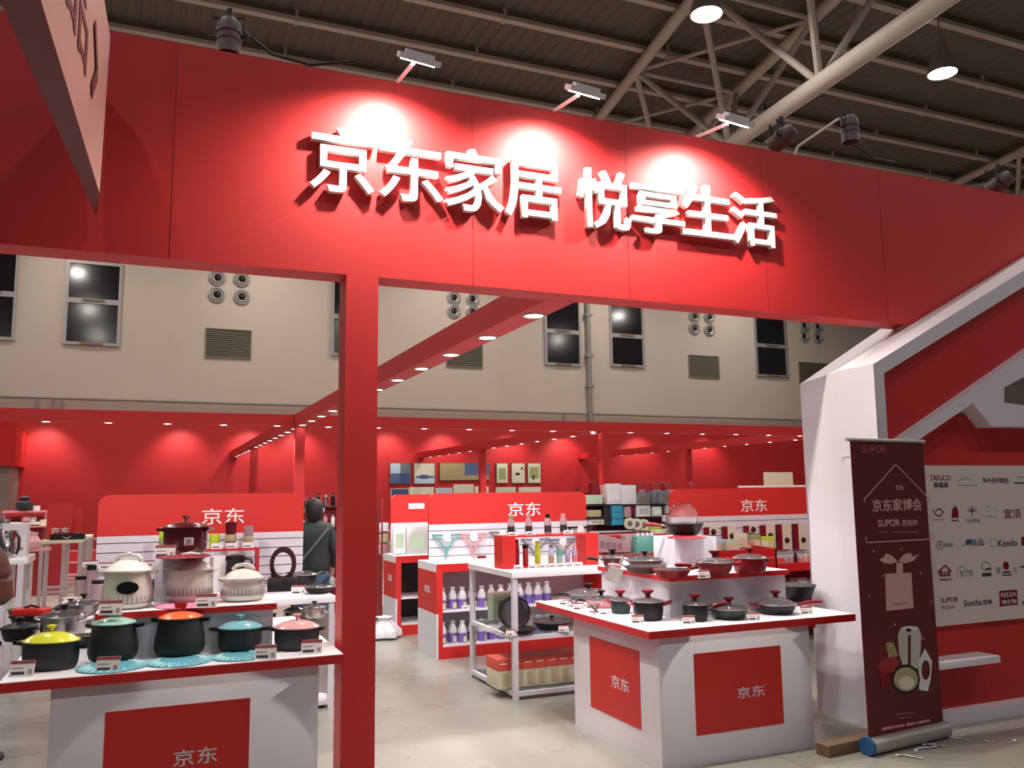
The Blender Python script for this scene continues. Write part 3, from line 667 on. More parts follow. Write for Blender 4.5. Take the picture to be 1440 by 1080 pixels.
def cabinet(label, x0, y0, w, d, h, shelves, seamz=.5, txt=True, back='white'):
    t = thing('display_cabinet', label, 'cabinet', (x0, y0, 0)); top = h-.085
    v = MB(); v.box(0, w, 0, d, h-.085, h, 'redgloss'); part('red_edge', v, t)
    v = MB(); v.box(-.002, w, .012, d, h-.083, h+.004, 'whitetop'); part('worktop', v, t)
    v = MB(); v.box(-.001, .02, .0, d, 0, seamz, 'white'); v.box(-.001, .02, 0, d, seamz, top, 'redboard'); part('side_panel', v, t)
    if txt: lettering('lettering', '京东', t, 0, .2, 0, .08, 0, 'white', .004, .006, .3, rot=R(-90), loc=(-.004, d*.62, top-.24))
    v = MB(); v.box(w-.02, w, 0, d, 0, top, 'redboard'); part('side_panel', v, t)
    v = MB(); v.box(.02, w-.02, d-.02, d, 0, top, back); v.box(.02, .024, .02, d-.02, .12, top, back); part('back_panel', v, t)
    v = MB(); v.box(.02, w-.02, .0, d-.02, 0, .12, 'redboard'); part('base', v, t)
    v = MB(); v.box(.02, .07, 0, .02, .12, top, 'redboard'); part('front_post', v, t)
    for z in shelves:
        v = MB(); v.box(.02, w-.02, .01, d-.02, z-.018, z, 'whitetop'); part('shelf', v, t)
    return t
cabinet('red and white open cabinet with shelves of purple-wrapped packs', 2.877, 8.90, 2.15, .69, .995, [.14, .50], .47)
cabinet('red and white cabinet farther back with an almost empty dark inside', 2.89, 10.60, 1.7, .60, .975, [.14, .46], .45, back='matblack')  # black back panel stands in for the shade inside

def frame_table(label, x0, x1, y0, y1, h, shelves, leg=.045, top=.05, glass=True):
    t = thing('display_table', label, 'table', (x0, y0, 0)); w, d = x1-x0, y1-y0
    v = MB(); v.rbox(-.01, w+.01, -.01, d+.01, h-top, h, 'whitetop', .004); part('tabletop', v, t)
    for x in (0, w-leg):
        for y in (0, d-leg):
            v = MB(); v.box(x, x+leg, y, y+leg, 0, h-top, 'white'); part('leg', v, t)
    for z in [0.03]+list(shelves):
        for yy in (0, d-leg):
            v = MB(); v.box(leg, w-leg, yy, yy+leg*.8, z, z+leg*.8, 'white'); part('rail', v, t)
        for xx in (0, w-leg): v = MB(); v.box(xx, xx+leg*.8, leg, d-leg, z, z+leg*.8, 'white'); part('rail', v, t)
        v = MB(); v.box(leg*.8, w-leg*.8, leg*.8, d-leg*.8, z+leg*.8, z+leg*.8+.006, 'shelfglass' if glass else 'whitetop'); part('shelf_pane' if glass else 'shelf', v, t)
    return t
SX0, SX1, SY0, SY1, SZ = 2.917, 4.6, 6.892, 7.98, 1.07
frame_table('white frame table with glass shelves and a red bottle box on top', SX0, SX1, SY0, SY1, SZ, [.49])
AZ = .907
frame_table('white frame table behind the left island holding dark pans', -.62, 1.47, 7.34, 8.3, AZ, [], glass=False)

# ================================================================== GOODS
def place(px, pb, z, wpx, deep=True):
    """centre on plane z of a round thing whose front foot shows at (px, pb) and is wpx wide"""
    p = oz(px, pb, z); r = wpx*pxm(p)/2
    if deep:
        d = Vector((p.x, p.y, 0)).normalized(); p = p+d*r*.92; r = wpx*pxm(p)/2
    return p, r
def card(px, pb, z, what, w=.115, tilt=0, group=None, h=.075, back=-.012):
    p = oz(px, pb, z)
    v = MB(); k = .35
    def q(x0, x1, z0, z1, off, m): v.add([(x0, -off+z0*k, z0), (x1, -off+z0*k, z0), (x1, -off+z1*k, z1), (x0, -off+z1*k, z1)], [(0, 1, 2, 3)], m)
    v.prism([(-w/2, 0, 0), (w/2, 0, 0), (w/2, h*k, h), (-w/2, h*k, h)], (0, .003, 0), 'card'); v.box(-w/2, w/2, 0, .035, 0, .002, 'card')
    q(-w/2, w/2, h*.80, h, .001, 'cardhead'); q(-w*.42, w*.05, h*.5, h*.58, .001, 'paleink'); q(-w*.42, w*.12, h*.14, h*.32, .001, 'ink'); q(w*.25, w*.42, h*.16, h*.46, .001, 'paleink')
    return solo('price_card', v, 'white price card %s' % what, 'price card', (p.x, p.y, z), -YAW*.6+R(tilt), group)
def handle_long(t, r, z, ang, L, m, up=.35, th=.011, name='handle', label=None):
    d = Vector((math.cos(ang), math.sin(ang), 0))
    v = MB(); v.tube([d*(r*.97)+Vector((0, 0, z)), d*(r+.04)+Vector((0, 0, z+.02*up/.35))], .007, 'steel', 6)
    P = [d*(r+.03+L*s)+Vector((0, 0, z+L*up*f)) for s, f in ((0, .03), (.15, .16), (.4, .30), (.75, .36), (1, .33))]
    v.tube(P, [th*.8, th, th*1.15, th*1.3, th*.9], m, 10); part(name, v, t, label)
def handle_stub(t, r, z, ang, m, L=.045, w=.03):
    d = Vector((math.cos(ang), math.sin(ang), 0)); s = Vector((-d.y, d.x, 0)); v = MB()
    a = d*(r*.94); b_ = d*(r+L)
    v.prism([a-s*w*.7+Vector((0, 0, z-.008)), b_-s*w+Vector((0, 0, z)), b_+s*w+Vector((0, 0, z)), a+s*w*.7+Vector((0, 0, z-.008))], (0, 0, .018), m); part('handle', v, t)
def handle_loop(t, r, z, ang, m, L=.05, w=.05, th=.009):
    d = Vector((math.cos(ang), math.sin(ang), 0)); s = Vector((-d.y, d.x, 0)); v = MB()
    v.tube([d*(r*.94)-s*w+Vector((0, 0, z)), d*(r+L*.7)-s*w*.8+Vector((0, 0, z+.012)), d*(r+L)+Vector((0, 0, z+.018)), d*(r+L*.7)+s*w*.8+Vector((0, 0, z+.012)), d*(r*.94)+s*w+Vector((0, 0, z))], th, m, 8); part('handle', v, t)
AR = -YAW                       # world angle that points right in the picture
def knob(lid, kind, z, m, s=1, rot=0):
    v = MB()
    if kind == 'block': v.prism([(-.026*s, -.011, z), (.026*s, -.011, z), (.033*s, -.011, z+.045*s), (-.033*s, -.011, z+.045*s)], (0, .022, 0), m)
    elif kind == 'flower':
        v.lathe([(.010*s, z-.004), (.009*s, z+.014*s), (.022*s, z+.03*s), (.030*s, z+.042*s), (.018*s, z+.038*s), (0, z+.034*s)], m, 20, ripple=.18, rn=5)
    elif kind == 'loop': v.tube([(-.085*s, 0, z-.006), (-.055*s, 0, z+.022*s), (0, 0, z+.032*s), (.055*s, 0, z+.022*s), (.085*s, 0, z-.006)], [.013, .013, .012, .013, .013], m, 8)
    else: v.lathe([(.019*s, z-.003), (.013*s, z+.010*s), (.02*s, z+.022*s), (.033*s, z+.030*s), (.034*s, z+.040*s), (0, z+.042*s)], m, 16)
    part('knob', v, lid, None, None, (0, 0, rot))
def pot(label, px, pb, wpx, h, z, body, lid=None, lidh=.035, kn=('disc', 'black', 1), prof='straight', handles=(), oval=1, cat='pot', name='casserole', band=None, rimout=.006, glass=False, topw=1.0, open_in=None, rot=0, group=None, pos=None, scale=1):
    p, r = place(px, pb, z, wpx) if pos is None else (Vector(pos), wpx)
    p.z = z; t = thing(name, label, cat, p, AR+rot, group)
    rt = r*topw; rb = r
    P = {'straight': [(rb*.84, 0), (rb*.92, .008), (rb*.97, .03), (rt*1.0, h*.5), (rt*1.0, h)],
         'bulge': [(rb*.80, 0), (rb*.93, .012), (rb, h*.22), (rb*.98, h*.45), (rb*.88, h*.85), (rb*.86, h)],
         'flare': [(rb*.62, 0), (rb*.68, .006), (rb*.86, h*.45), (rb*.96, h*.85), (rb, h)],
         'pan': [(rb*.76, 0), (rb*.80, .005), (rb*.93, h*.6), (rb, h)]}[prof]
    top = P[-1][0]
    v = MB(); v.lathe(P+[(top+rimout, h+.002), (top+rimout, h+.006), (top-.006, h+.004)]+[(x-.006, max(.006, zz)) for x, zz in P[::-1][:-2]]+[(0, .006)], body if not open_in else body, 30, sx=1, sy=oval)
    if open_in: v.lathe([(top-.0055, h+.003)]+[(x-.0052, max(.007, zz)) for x, zz in P[::-1][1:-2]]+[(0, .0075)], open_in, 30, sy=oval)
    part('body', v, t)
    if band:
        v = MB(); n = 36; z0, z1 = h*band[0], h*band[1]
        for k in range(n):
            a0, a1, am = 2*math.pi*k/n, 2*math.pi*(k+1)/n, 2*math.pi*(k+.5)/n
            def rr(z):
                for (ra, za), (rb_, zb) in zip(P, P[1:]):
                    if za <= z <= zb: return ra+(rb_-ra)*(z-za)/(zb-za)
                return rb
            rA, rB = rr(z0)+.003, rr(z1)+.003
            v.add([(rA*math.cos(a0), rA*oval*math.sin(a0), z0), (rA*math.cos(a1), rA*oval*math.sin(a1), z0), (rB*math.cos(am), rB*oval*math.sin(am), z1)], [(0, 1, 2)], band[2])
        part('zigzag_band', v, t)
    if lid:
        R_l = top+rimout*.6; v = MB()
        v.lathe([(R_l, h+.006), (R_l, h+.011), (R_l*.93, h+.016), (R_l*.7, h+.008+lidh*.62), (R_l*.4, h+.008+lidh*.9), (R_l*.1, h+.008+lidh), (0, h+.008+lidh)], lid, 30, sx=1, sy=oval)
        if glass: v.lathe([(R_l+.001, h+.004), (R_l+.004, h+.009), (R_l-.008, h+.014)], 'steel', 30, sy=oval, caps=False)
        l = part('lid', v, t); 
        if kn: knob(l, kn[0], h+.008+lidh, kn[1], kn[2])
    for hd in handles:
        k = hd[0]; a = R(hd[1])
        if k == 'stub': handle_stub(t, top*(1 if abs(math.cos(a)) > .5 else oval), h*.93, a, hd[2], *(hd[3:] or ()))
        elif k == 'loop': handle_loop(t, top, h*.86, a, hd[2], *(hd[3:] or ()))
        elif k == 'long': handle_long(t, top, h*.8, a, hd[3], hd[2], *(hd[4:] or ()))
    return t
def trivet(px, pb, wpx, z, m, m2, label):
    p, r = place(px, pb, z, wpx); p.z = z
    t = thing('trivet', label, 'trivet', p, 0)
    v = MB(); v.lathe([(r*.55, .0), (r*.95, .0), (r, .004), (r*.97, .008), (r*.5, .016)], m, 28); part('ring', v, t)
    v = MB(); n = 26
    for k in range(n):
        a0, a1 = 2*math.pi*k/n, 2*math.pi*(k+.5)/n; a2 = 2*math.pi*(k+1)/n
        P0 = [(r*.99*math.cos(a), r*.99*math.sin(a)) for a in (a0, a2)]; q = (r*.62*math.cos(a1), r*.62*math.sin(a1))
        v.tube([(*P0[0], .005), (*q, .016), (*P0[1], .005)], .0038, m2, 4, caps=False)
    part('zigzag', v, t); return t
def bottle(label, px, pb, z, wpx, hpx, col, cap='black', name='thermos_flask', cat='bottle', neck=.55, group=None, caph=.16, two=None):
    p, r = place(px, pb, z, wpx); h = hpx*pxm(p); p.z = z
    t = thing(name, label, cat, p, AR, group); hb = h*(1-caph)
    v = MB(); v.lathe([(r*.9, 0), (r, .006), (r, hb*.72), (r*.94, hb*.86), (r*neck, hb*.97), (r*neck, hb)], col, 18); part('body', v, t)
    if two: v = MB(); v.lathe([(r*1.01, hb*.15), (r*1.015, hb*.2), (r*1.015, hb*.5), (r*1.01, hb*.55)], two, 18); part('label_band', v, t)
    v = MB(); v.lathe([(r*neck*1.05, hb*.985), (r*neck*1.12, hb+.004), (r*neck*1.1, h*.99), (r*neck*.8, h), (0, h)], cap, 16); part('cap', v, t)
    return t
def carton(label, px0, px1, pb, pt, z, m, name='carton', cat='box', depth=None, lid=None, group=None, rot=0, front=None, Y=None):
    p = oz((px0+px1)/2, pb, z) if Y is None else oy((px0+px1)/2, pb, Y)
    s = pxm(p); w = (px1-px0)*s; h = (pb-pt)*s; d = depth or w*.7; p.z = z if Y is None else p.z
    t = thing(name, label, cat, p, rot, group)
    v = MB(); v.rbox(-w/2, w/2, 0, d, 0, h*(.86 if lid else 1), m, .006); part('body', v, t)
    if lid: v = MB(); v.rbox(-w/2-.003, w/2+.003, -.003, d+.003, h*.86, h, lid, .006); part('lid', v, t)
    if front: v = MB(); v.box(-w*.32, w*.32, -.002, 0, h*.2, h*.72, front); part('printed_label', v, t)
    return t

# --- left island, front row
pot('oval charcoal casserole with bright yellow lid, leftmost in the front row', 70, 946, 76, .135, TZ, 'charcoal', 'yellow', .045, ('flower', 'yellow', .8), 'straight', [('stub', 180, 'charcoal', .03, .03), ('stub', 0, 'charcoal', .03, .03)], oval=.74)
trivet(158, 946, 94, TZ, 'trivetblue', 'trivetblue2', 'blue zigzag trivet under the black pot with the mint lid')
pot('tall black pot with pale mint lid and grey-green knob', 158, 932, 66, .185, TZ+.012, 'matblack', 'mint', .03, ('block', 'knobgreen', 1.15), 'bulge', [('stub', 0, 'black', .05, .016), ('stub', 180, 'black', .04, .016)])
trivet(252, 938, 88, TZ, 'trivetblue', 'trivetblue2', 'blue zigzag trivet under the black pot with the orange lid')
pot('tall black pot with orange lid and red block knob', 252, 925, 68, .195, TZ+.012, 'matblack', 'orange', .032, ('block', 'redgloss', 1.0), 'bulge', [('stub', 0, 'black', .045, .016), ('stub', 180, 'black', .045, .016)])
trivet(336, 930, 74, TZ, 'trivetblue', 'trivetblue2', 'blue zigzag trivet under the casserole with the sky-blue lid')
pot('low charcoal casserole with sky-blue lid and blue flower knob', 337, 918, 60, .118, TZ+.012, 'charcoal', 'sky', .036, ('flower', 'sky', .75), 'straight', [('stub', 0, 'charcoal', .05, .018), ('stub', 180, 'charcoal', .05, .018)], oval=.9)
pot('low charcoal casserole with pink lid, rightmost in the front row', 417, 917, 62, .115, TZ, 'charcoal', 'pink', .04, ('flower', 'pink', .8), 'straight', [('stub', 0, 'charcoal', .03, .022), ('stub', 180, 'charcoal', .03, .022)], oval=.85)
card(29, 952, TZ, 'in front of the yellow-lidded casserole'); card(150, 946, TZ, 'in front of the mint-lidded pot'); card(373, 928, TZ, 'beside the sky-blue-lidded casserole'); card(438, 920, TZ, 'in front of the pink-lidded casserole')
# --- left riser: white casseroles
def sticker(t, r, h):
    v = MB(); n = 16; P = []
    for k in range(n):
        a = 2*math.pi*k/n; u = .42*math.cos(a); zz = h*.60+h*.17*math.sin(a); th = R(-66)+u; rq = r*(.965-.13*(math.sin(a)*.17)); P.append((rq*math.cos(th), rq*math.sin(th), zz))
    v.add(P, [tuple(range(n))], 'black'); part('round_label', v, t, 'dark oval label')
t = pot('large white casserole with dark oval label and pointed lid, left on the riser', 178, 858, 68, .205, TL, 'ceramic', 'ceramic', .06, ('loop', 'ceramic', .9), 'bulge', [('stub', 0, 'ceramic', .04, .035), ('stub', 180, 'ceramic', .04, .035)], band=(.15, .38, 'ceramicband'), rimout=.02); sticker(t, .15, .205)
trivet(262, 856, 84, TL, 'trivetpink', 'trivetpink', 'pink zigzag trivet under the middle white casserole')
pot('white casserole with grey zigzag band, in the middle of the riser', 266, 848, 62, .18, TL+.012, 'ceramic', 'ceramic', .06, ('loop', 'ceramic', .9), 'bulge', [('stub', 0, 'ceramic', .04, .035), ('stub', 180, 'ceramic', .04, .035)], band=(.22, .5, 'ceramicband'), rimout=.02)
pot('low white casserole with grey zigzag band, at the right end of the riser', 341, 847, 60, .125, TL, 'ceramic', 'ceramic', .055, ('loop', 'ceramic', .75), 'bulge', [('stub', 0, 'ceramic', .03, .03), ('stub', 180, 'ceramic', .03, .03)], band=(.3, .66, 'ceramicband'), rimout=.016)
v = MB(); p = oz(305, 840, TL); v.lathe([(.03, 0), (.07, .001), (.075, .005), (.03, .006)], 'trivetpink', 18, ripple=.1); solo('trivet', v, 'pink trivet peeking out left of the low white casserole', 'trivet', p)
card(154, 865, TL, 'in front of the large labelled white casserole'); card(289, 855, TL, 'between the two banded white casseroles')
p, r = place(217, 846, TL, 6); v = MB(); v.lathe([(.014, 0), (.017, .01), (.013, .06), (.018, .11), (.013, .13), (0, .135)], 'brownpan', 14); solo('pepper_mill', v, 'slim dark brown mill right of the labelled white casserole', 'pepper mill', p)
trivet(258, 786, 74, LB, 'trivetred', 'trivetred', 'dark red zigzag trivet under the maroon casserole')
t = pot('big glossy maroon square casserole with price sticker on the tall plinth', 260, 779, 60, .15, LB+.010, 'maroon', 'maroon', .035, ('flower', 'chrome', .9), 'straight', [('stub', 0, 'maroon', .03, .05), ('stub', 180, 'maroon', .03, .05)], oval=.9, rimout=.012)
v = MB(); v.box(.05, .105, -.151, -.146, .055, .10, 'card'); v.box(.062, .093, -.153, -.151, .063, .092, 'paleink'); part('price_sticker', v, t)
card(231, 785, LB, 'at the left corner of the maroon casserole plinth')
# --- left rear corner of the left island: steel pots, dark pans, red dish
pot('shiny steel pot with glass lid behind the yellow-lidded casserole', 88, 903, 58, .14, TZ, 'steel', 'lidglass', .035, ('disc', 'black', .8), 'straight', [('loop', 0, 'chrome'), ('loop', 180, 'chrome')], glass=True)
pot('steel pot with domed glass lid beside the left riser', 116, 879, 46, .13, TZ, 'steel', 'lidglass', .035, ('disc', 'black', .8), 'straight', [('loop', 0, 'chrome')], glass=True)
pot('small dark pan with black side grips in front of the steel pots', 118, 912, 40, .06, TZ, 'black', None, prof='pan', handles=[('stub', 0, 'black')], open_in='charcoal', name='frying_pan', cat='pan')
pot('black pan with long thick handle, lower left of the steel pots', 26, 903, 46, .07, TZ, 'black', 'black', .03, ('disc', 'black', .8), 'pan', [('long', 20, 'black', .18, .3, .017)], name='frying_pan', cat='pan')
pot('black pan with long handle reaching up right behind the steel pots', 40, 878, 52, .09, TZ, 'black', None, prof='pan', handles=[('long', 22, 'matblack', .27, .45, .013)], open_in='charcoal', name='frying_pan', cat='pan')
pot('small steel saucepan with black handle behind the left riser corner', 98, 868, 34, .07, TZ, 'steel', 'lidglass', .02, ('disc', 'black', .7), 'straight', [('long', 5, 'matblack', .14, .3)], glass=True, name='saucepan')
p = oz(35, 869, TZ+.10); v = MB(); v.rbox(-.12, .12, 0, .16, 0, .012, 'black', .03); v.rbox(-.11, .11, .01, .15, .012, .055, 'redgloss', .03); v.tube([(-.05, .08, .055), (0, .08, .072), (.05, .08, .055)], .008, 'black', 6); solo('sandwich_press', v, 'bright red lidded grill press lying on the black pans', 'grill pan', p, R(-20))

# --- table behind the left island
q = oy(309, 781, 8.0); v = MB(); v.rbox(-.05, .05, 0, .05, 0, q.z-AZ, 'card', .004); solo('carton', v, 'small white carton standing on the frame table left of the black jug', 'box', (q.x, 8.0, AZ))
def jar(label, px, pb, z, w, h):
    p, r = place(px, pb, z, w); hh = h*pxm(p); p.z = z; t = thing('storage_jar', label, 'jar', p)
    v = MB(); v.lathe([(r*.95, 0), (r, .006), (r, hh*.8), (r*.9, hh*.85)], 'tintclear', 16); part('glass_body', v, t)
    v = MB(); v.lathe([(r*.93, hh*.82), (r, hh*.85), (r, hh*.98), (0, hh)], 'black', 16); part('lid', v, t)
jar('short glass jar with black lid, leftmost on the frame table', 113, 841, AZ, 16, 30); jar('taller glass jar with black lid, behind the short one', 127, 841, AZ, 13, 46); jar('wide glass jar with black lid beside the white casserole', 139, 845, AZ, 22, 28)
for px_, py_, w_ in ((127, 797, 'on a thin stem above the glass jars'), (150, 800, 'on a thin stem behind the labelled white casserole'), (210, 797, 'on a thin stem left of the tall white plinth')):
    q = oy(px_, py_, 8.26); v = MB(); v.box(-.06, .06, 0, .003, q.z-AZ, q.z-AZ+.055, 'card'); v.box(-.06, .06, -.001, 0, q.z-AZ+.045, q.z-AZ+.055, 'cardhead'); v.box(-.045, .02, -.001, 0, q.z-AZ+.012, q.z-AZ+.022, 'ink'); v.box(-.004, .004, 0, .003, 0, q.z-AZ, 'clear'); v.box(-.03, .03, -.01, .03, 0, .003, 'clear')
    solo('price_card', v, 'white price card %s' % w_, 'price card', (q.x, 8.25, AZ), 0)
p = oz(104, 842, AZ); v = MB(); v.rbox(-.09, .09, 0, .05, 0, .012, 'cream', .01); v.tube([(.0, .02, .006), (.18, .05, .006)], .008, 'wood', 6); solo('chopping_board', v, 'small cream wooden board lying at the left end of the frame table', 'board', p)
# moka jug, dark pans, ring display
p = oy(331, 790, 7.86); hj = oy(331, 779, 7.86).z-AZ; t = thing('coffee_jug', 'black lidded jug with handle in front of the white slats', 'jug', (p.x, 7.86, AZ), AR)
v = MB(); v.lathe([(.09, 0), (.09, hj*.3), (.072, hj*.8), (.085, hj*.86), (.08, hj*.96), (.0, hj)], 'black', 20); part('body', v, t)
v = MB(); v.tube([(.08, 0, hj*.88), (.14, 0, hj*.86), (.145, 0, hj*.6), (.085, 0, hj*.35)], .011, 'black', 8); part('handle', v, t)
pot('low black braising pan with lid, right of the middle white casserole', 343, 838, 46, .14, AZ, 'black', 'black', .04, ('disc', 'black', .8), 'flare', [('long', -8, 'black', .10)], name='braising_pan', cat='pan')
t = thing('pan_display', 'upright oval ring cut from a pan on a black display block', 'display stand', (*oz(396, 832, AZ).xy, AZ), AR*.6)
s = pxm(oz(396, 826, AZ)); v = MB(); v.rbox(-.125, .125, 0, .12, 0, .12, 'black', .01); part('block', v, t)
v = MB(); n = 28; pr_ = []
for k in range(n):
    a = 2*math.pi*k/n; pr_.append(a)
vs = []
for a in pr_:
    for rr_, yy in ((1, 0), (1, .05), (.72, .06), (.68, .0)): vs.append((.115*rr_*math.cos(a)-.0, .05+yy, .235+.155*rr_*math.sin(a)))
v.add(vs, [(i*4+j, ((i+1) % n)*4+j, ((i+1) % n)*4+(j+1) % 4, i*4+(j+1) % 4) for i in range(n) for j in range(4)], 'brownpan'); part('pan_ring', v, t)
v = MB(); v.box(-.10, -.075, .05, .09, .12, .20, 'black'); v.lathe([(.0, 0), (.03, .005), (.0, .012)], 'black', 10, c=(.05, .06, .155)); part('ring_support', v, t)
pot('dark frying pan with glass lid behind the ring display', 426, 824, 40, .09, AZ, 'black', 'lidglass', .035, ('disc', 'black', .8), 'pan', [('long', 60, 'black', .15)], glass=True, name='frying_pan', cat='pan')
pot('dark shallow pan with speckled lid at the right end of the frame table', 448, 836, 40, .05, AZ, 'black', 'lidglass', .02, None, 'flare', [('long', 15, 'black', .12, .5)], glass=True, name='frying_pan', cat='pan')
card(419, 836, AZ, 'on the frame table edge beside the ring display')
# red riser with tumblers
rz = oy(330, 771, 8.0).z; RH = rz-AZ
t = thing('display_riser', 'thin red and white riser shelf with tumblers, behind the maroon casserole', 'display riser', (oy(222, 772, 7.98).x, 7.98, AZ))
RW = oy(365, 772, 7.98).x-oy(222, 772, 7.98).x
v = MB(); v.box(0, RW, 0, .2, RH-.02, RH, 'redgloss'); part('shelf', v, t)
for x in (0, RW-.02): v = MB(); v.box(x, x+.02, 0, .2, 0, RH-.02, 'redgloss'); part('side_panel', v, t)
def onr(px, Y=8.08): return oy(px, 770, Y)
def tum(label, px, w, hpx, m, m2=None, name='tumbler'):
    p = onr(px); s = pxm(p); r = w*s/2; h = hpx*s; t = thing(name, label, 'cup', (p.x, 8.08, rz))
    v = MB(); v.lathe([(r*.82, 0), (r*.86, .01), (r, h*.95), (r*.96, h), (r*.8, .02), (0, .015)], m, 16); part('body', v, t)
    if m2: v = MB(); v.lathe([(r*.9, h*.25), (r*.97, h*.3), (r*1.0, h*.5), (r*.98, h*.52)], m2, 16); part('band', v, t)
tum('lime yellow round cup right of the maroon casserole', 301, 15, 20, 'lime', None, 'cup'); tum('tall dark maroon tumbler on the thin red riser', 324, 16, 36, 'maroon', 'khaki'); tum('reddish see-through tumbler right of the dark maroon one', 349, 14, 30, 'tintclear', 'khaki'); tum('green bottle hidden behind the left of the maroon casserole', 229, 11, 32, 'lime', 'picgreen')
for px, w in ((305, 'below the lime yellow cup'), (326, 'below the dark maroon tumbler'), (349, 'below the see-through tumbler')):
    p = oy(px, 772, 7.98); v = MB(); v.box(-.05, .05, 0, .004, 0, .05, 'card'); v.box(-.04, .02, -.001, 0, .012, .02, 'ink'); solo('price_card', v, 'white price card %s' % w, 'price card', (p.x, 7.985, rz))
# lower shelf of the frame table: steel pots
v = MB(); a = oy(372, 900, 7.55); b_ = oy(421, 900, 7.55); v.rbox(0, b_.x-a.x, 0, .5, 0, .60, 'ceramicband', .004); solo('carton', v, 'brown carton under the frame table with shiny pots on top', 'box', (a.x, 7.5, 0))
for i, (px, pb, w) in enumerate([(385, 893, 30), (404, 892, 26), (410, 877, 22)]):
    pot('shiny steel pot with glass lid under the frame table, %s' % ['leftmost of the cluster', 'middle one', 'rear one'][i], px, pb, w, .10, .60, 'chrome', 'lidglass', .03, ('disc', 'black', .7), 'straight', [('loop', 0, 'chrome')], glass=True)
pot('steel saucepan with black grip standing on the printed carton under the frame table', 442, 870, 30, .08, .745, 'chrome', 'lidglass', .02, ('disc', 'black', .6), 'straight', [('long', 185, 'black', .10, .2)], glass=True, name='saucepan')
a = oy(424, 900, 7.6); b_ = oy(463, 863, 7.6); t = thing('carton', 'grey brown carton printed with a saucepan, under the frame table', 'box', ((a.x+b_.x)/2, 7.6, 0)); w = b_.x-a.x
v = MB(); v.rbox(-w/2, w/2, 0, .4, 0, .74, 'ceramicband', .004); part('body', v, t)
v = MB(); v.box(-.06, .06, -.004, 0, .42, .50, 'charcoal'); v.box(-.075, .075, -.0045, 0, .495, .51, 'charcoal'); v.box(.06, .12, -.0045, 0, .47, .485, 'charcoal'); v.box(-.02, .02, -.0045, 0, .51, .55, 'charcoal'); part('printed_saucepan', v, t)

# --- right island, lower tier
def rp(*a, **k): return pot(*a, **k)
rp('wide steel pan with glass lid at the far left of the right island', 828, 846, 62, .045, TZ, 'steel', 'lidglass', .035, ('disc', 'black', 1), 'pan', [('stub', 185, 'black', .07, .02)], glass=True, name='frying_pan', cat='pan')
rp('pinkish shallow pan with glass lid and black knob, left on the right island', 846, 856, 46, .05, TZ, 'dustpink', 'lidglass', .03, ('disc', 'black', .9), 'pan', [('stub', 180, 'black', .06, .02)], glass=True, name='frying_pan', cat='pan')
rp('small dark green stockpot with red knob and red grips', 873, 864, 28, .088, TZ, 'darkgreen', 'lidglass', .022, ('disc', 'knobred', 1.15), 'straight', [('loop', 180, 'winehandle', .035, .03), ('loop', 0, 'winehandle', .04, .03)], glass=True)
t = rp('black stockpot with glass lid, red knob and red side grips at the island corner', 912, 874, 42, .118, TZ, 'black', 'lidglass', .025, ('disc', 'knobred', 1.25), 'straight', [('loop', 180, 'winehandle', .045, .035), ('loop', 0, 'winehandle', .055, .035, .011)], glass=True)
rp('black saucepan with glass lid and dark red knob, right of the island corner', 978, 875, 35, .105, TZ, 'black', 'lidglass', .02, ('disc', 'wine', 1.1), 'straight', [('long', 12, 'winehandle', .14, .4)], glass=True, name='saucepan')
rp('shallow dark green frying pan with red knob in the middle of the island front', 1026, 873, 53, .062, TZ, 'darkgreen', 'lidglass', .03, ('disc', 'wine', 1.1), 'pan', [('long', 165, 'winehandle', .12, .25)], glass=True, name='frying_pan', cat='pan')
rp('black frying pan with glass lid and long red handle, rightmost on the island front', 1092, 866, 54, .062, TZ, 'black', 'lidglass', .045, ('disc', 'wine', 1.1), 'pan', [('long', 12, 'winehandle', .20, .25, .013), ('loop', 180, 'winehandle')], glass=True, name='frying_pan', cat='pan')
rp('large black wok behind the rightmost lidded pan, beside the white pillar', 1116, 848, 62, .12, TZ, 'black', None, prof='flare', open_in='charcoal', handles=[('loop', 180, 'black')], name='wok', cat='pan')
v = MB(); v.lathe([(0, 0), (.20, 0), (.22, .03), (0, .035)], 'bagwhite', 20); 
for (a, b_, w) in ((794, 851, 'at the far left edge of the right island'), (814, 858, 'in front of the pinkish pan, on the left edge'), (851, 865, 'left of the small green stockpot'), (897, 877, 'in front of the black corner stockpot'), (969, 878, 'in front of the black saucepan'), (1061, 873, 'right of the shallow dark frying pan'), (1135, 864, 'under the long red handle')):
    card(a, b_, TZ, w, .085, tilt=-8, h=.055)
p = oz(808, 853, TZ); v = MB()
for k in range(7): a = R(-60+20*k); v.tube([(0, 0, .01), (.05*math.sin(a), .02, .05), (.09*math.sin(a), .05, .04)], .004, 'chrome', 5)
v.lathe([(.05, 0), (.055, .01), (0, .012)], 'steel', 14); solo('egg_ring_stand', v, 'small shiny wire stand near the left edge of the right island', 'wire stand', p)
p = oz(838, 862, TZ); v2 = MB()
for k in range(7): a = R(-60+20*k); v2.tube([(0, 0, .01), (.05*math.sin(a), .02, .06), (.09*math.sin(a), .05, .05)], .004, 'chrome', 5)
v2.lathe([(.05, 0), (.055, .01), (0, .012)], 'steel', 14); solo('egg_ring_stand', v2, 'small shiny wire stand in front of the pinkish pan', 'wire stand', p)
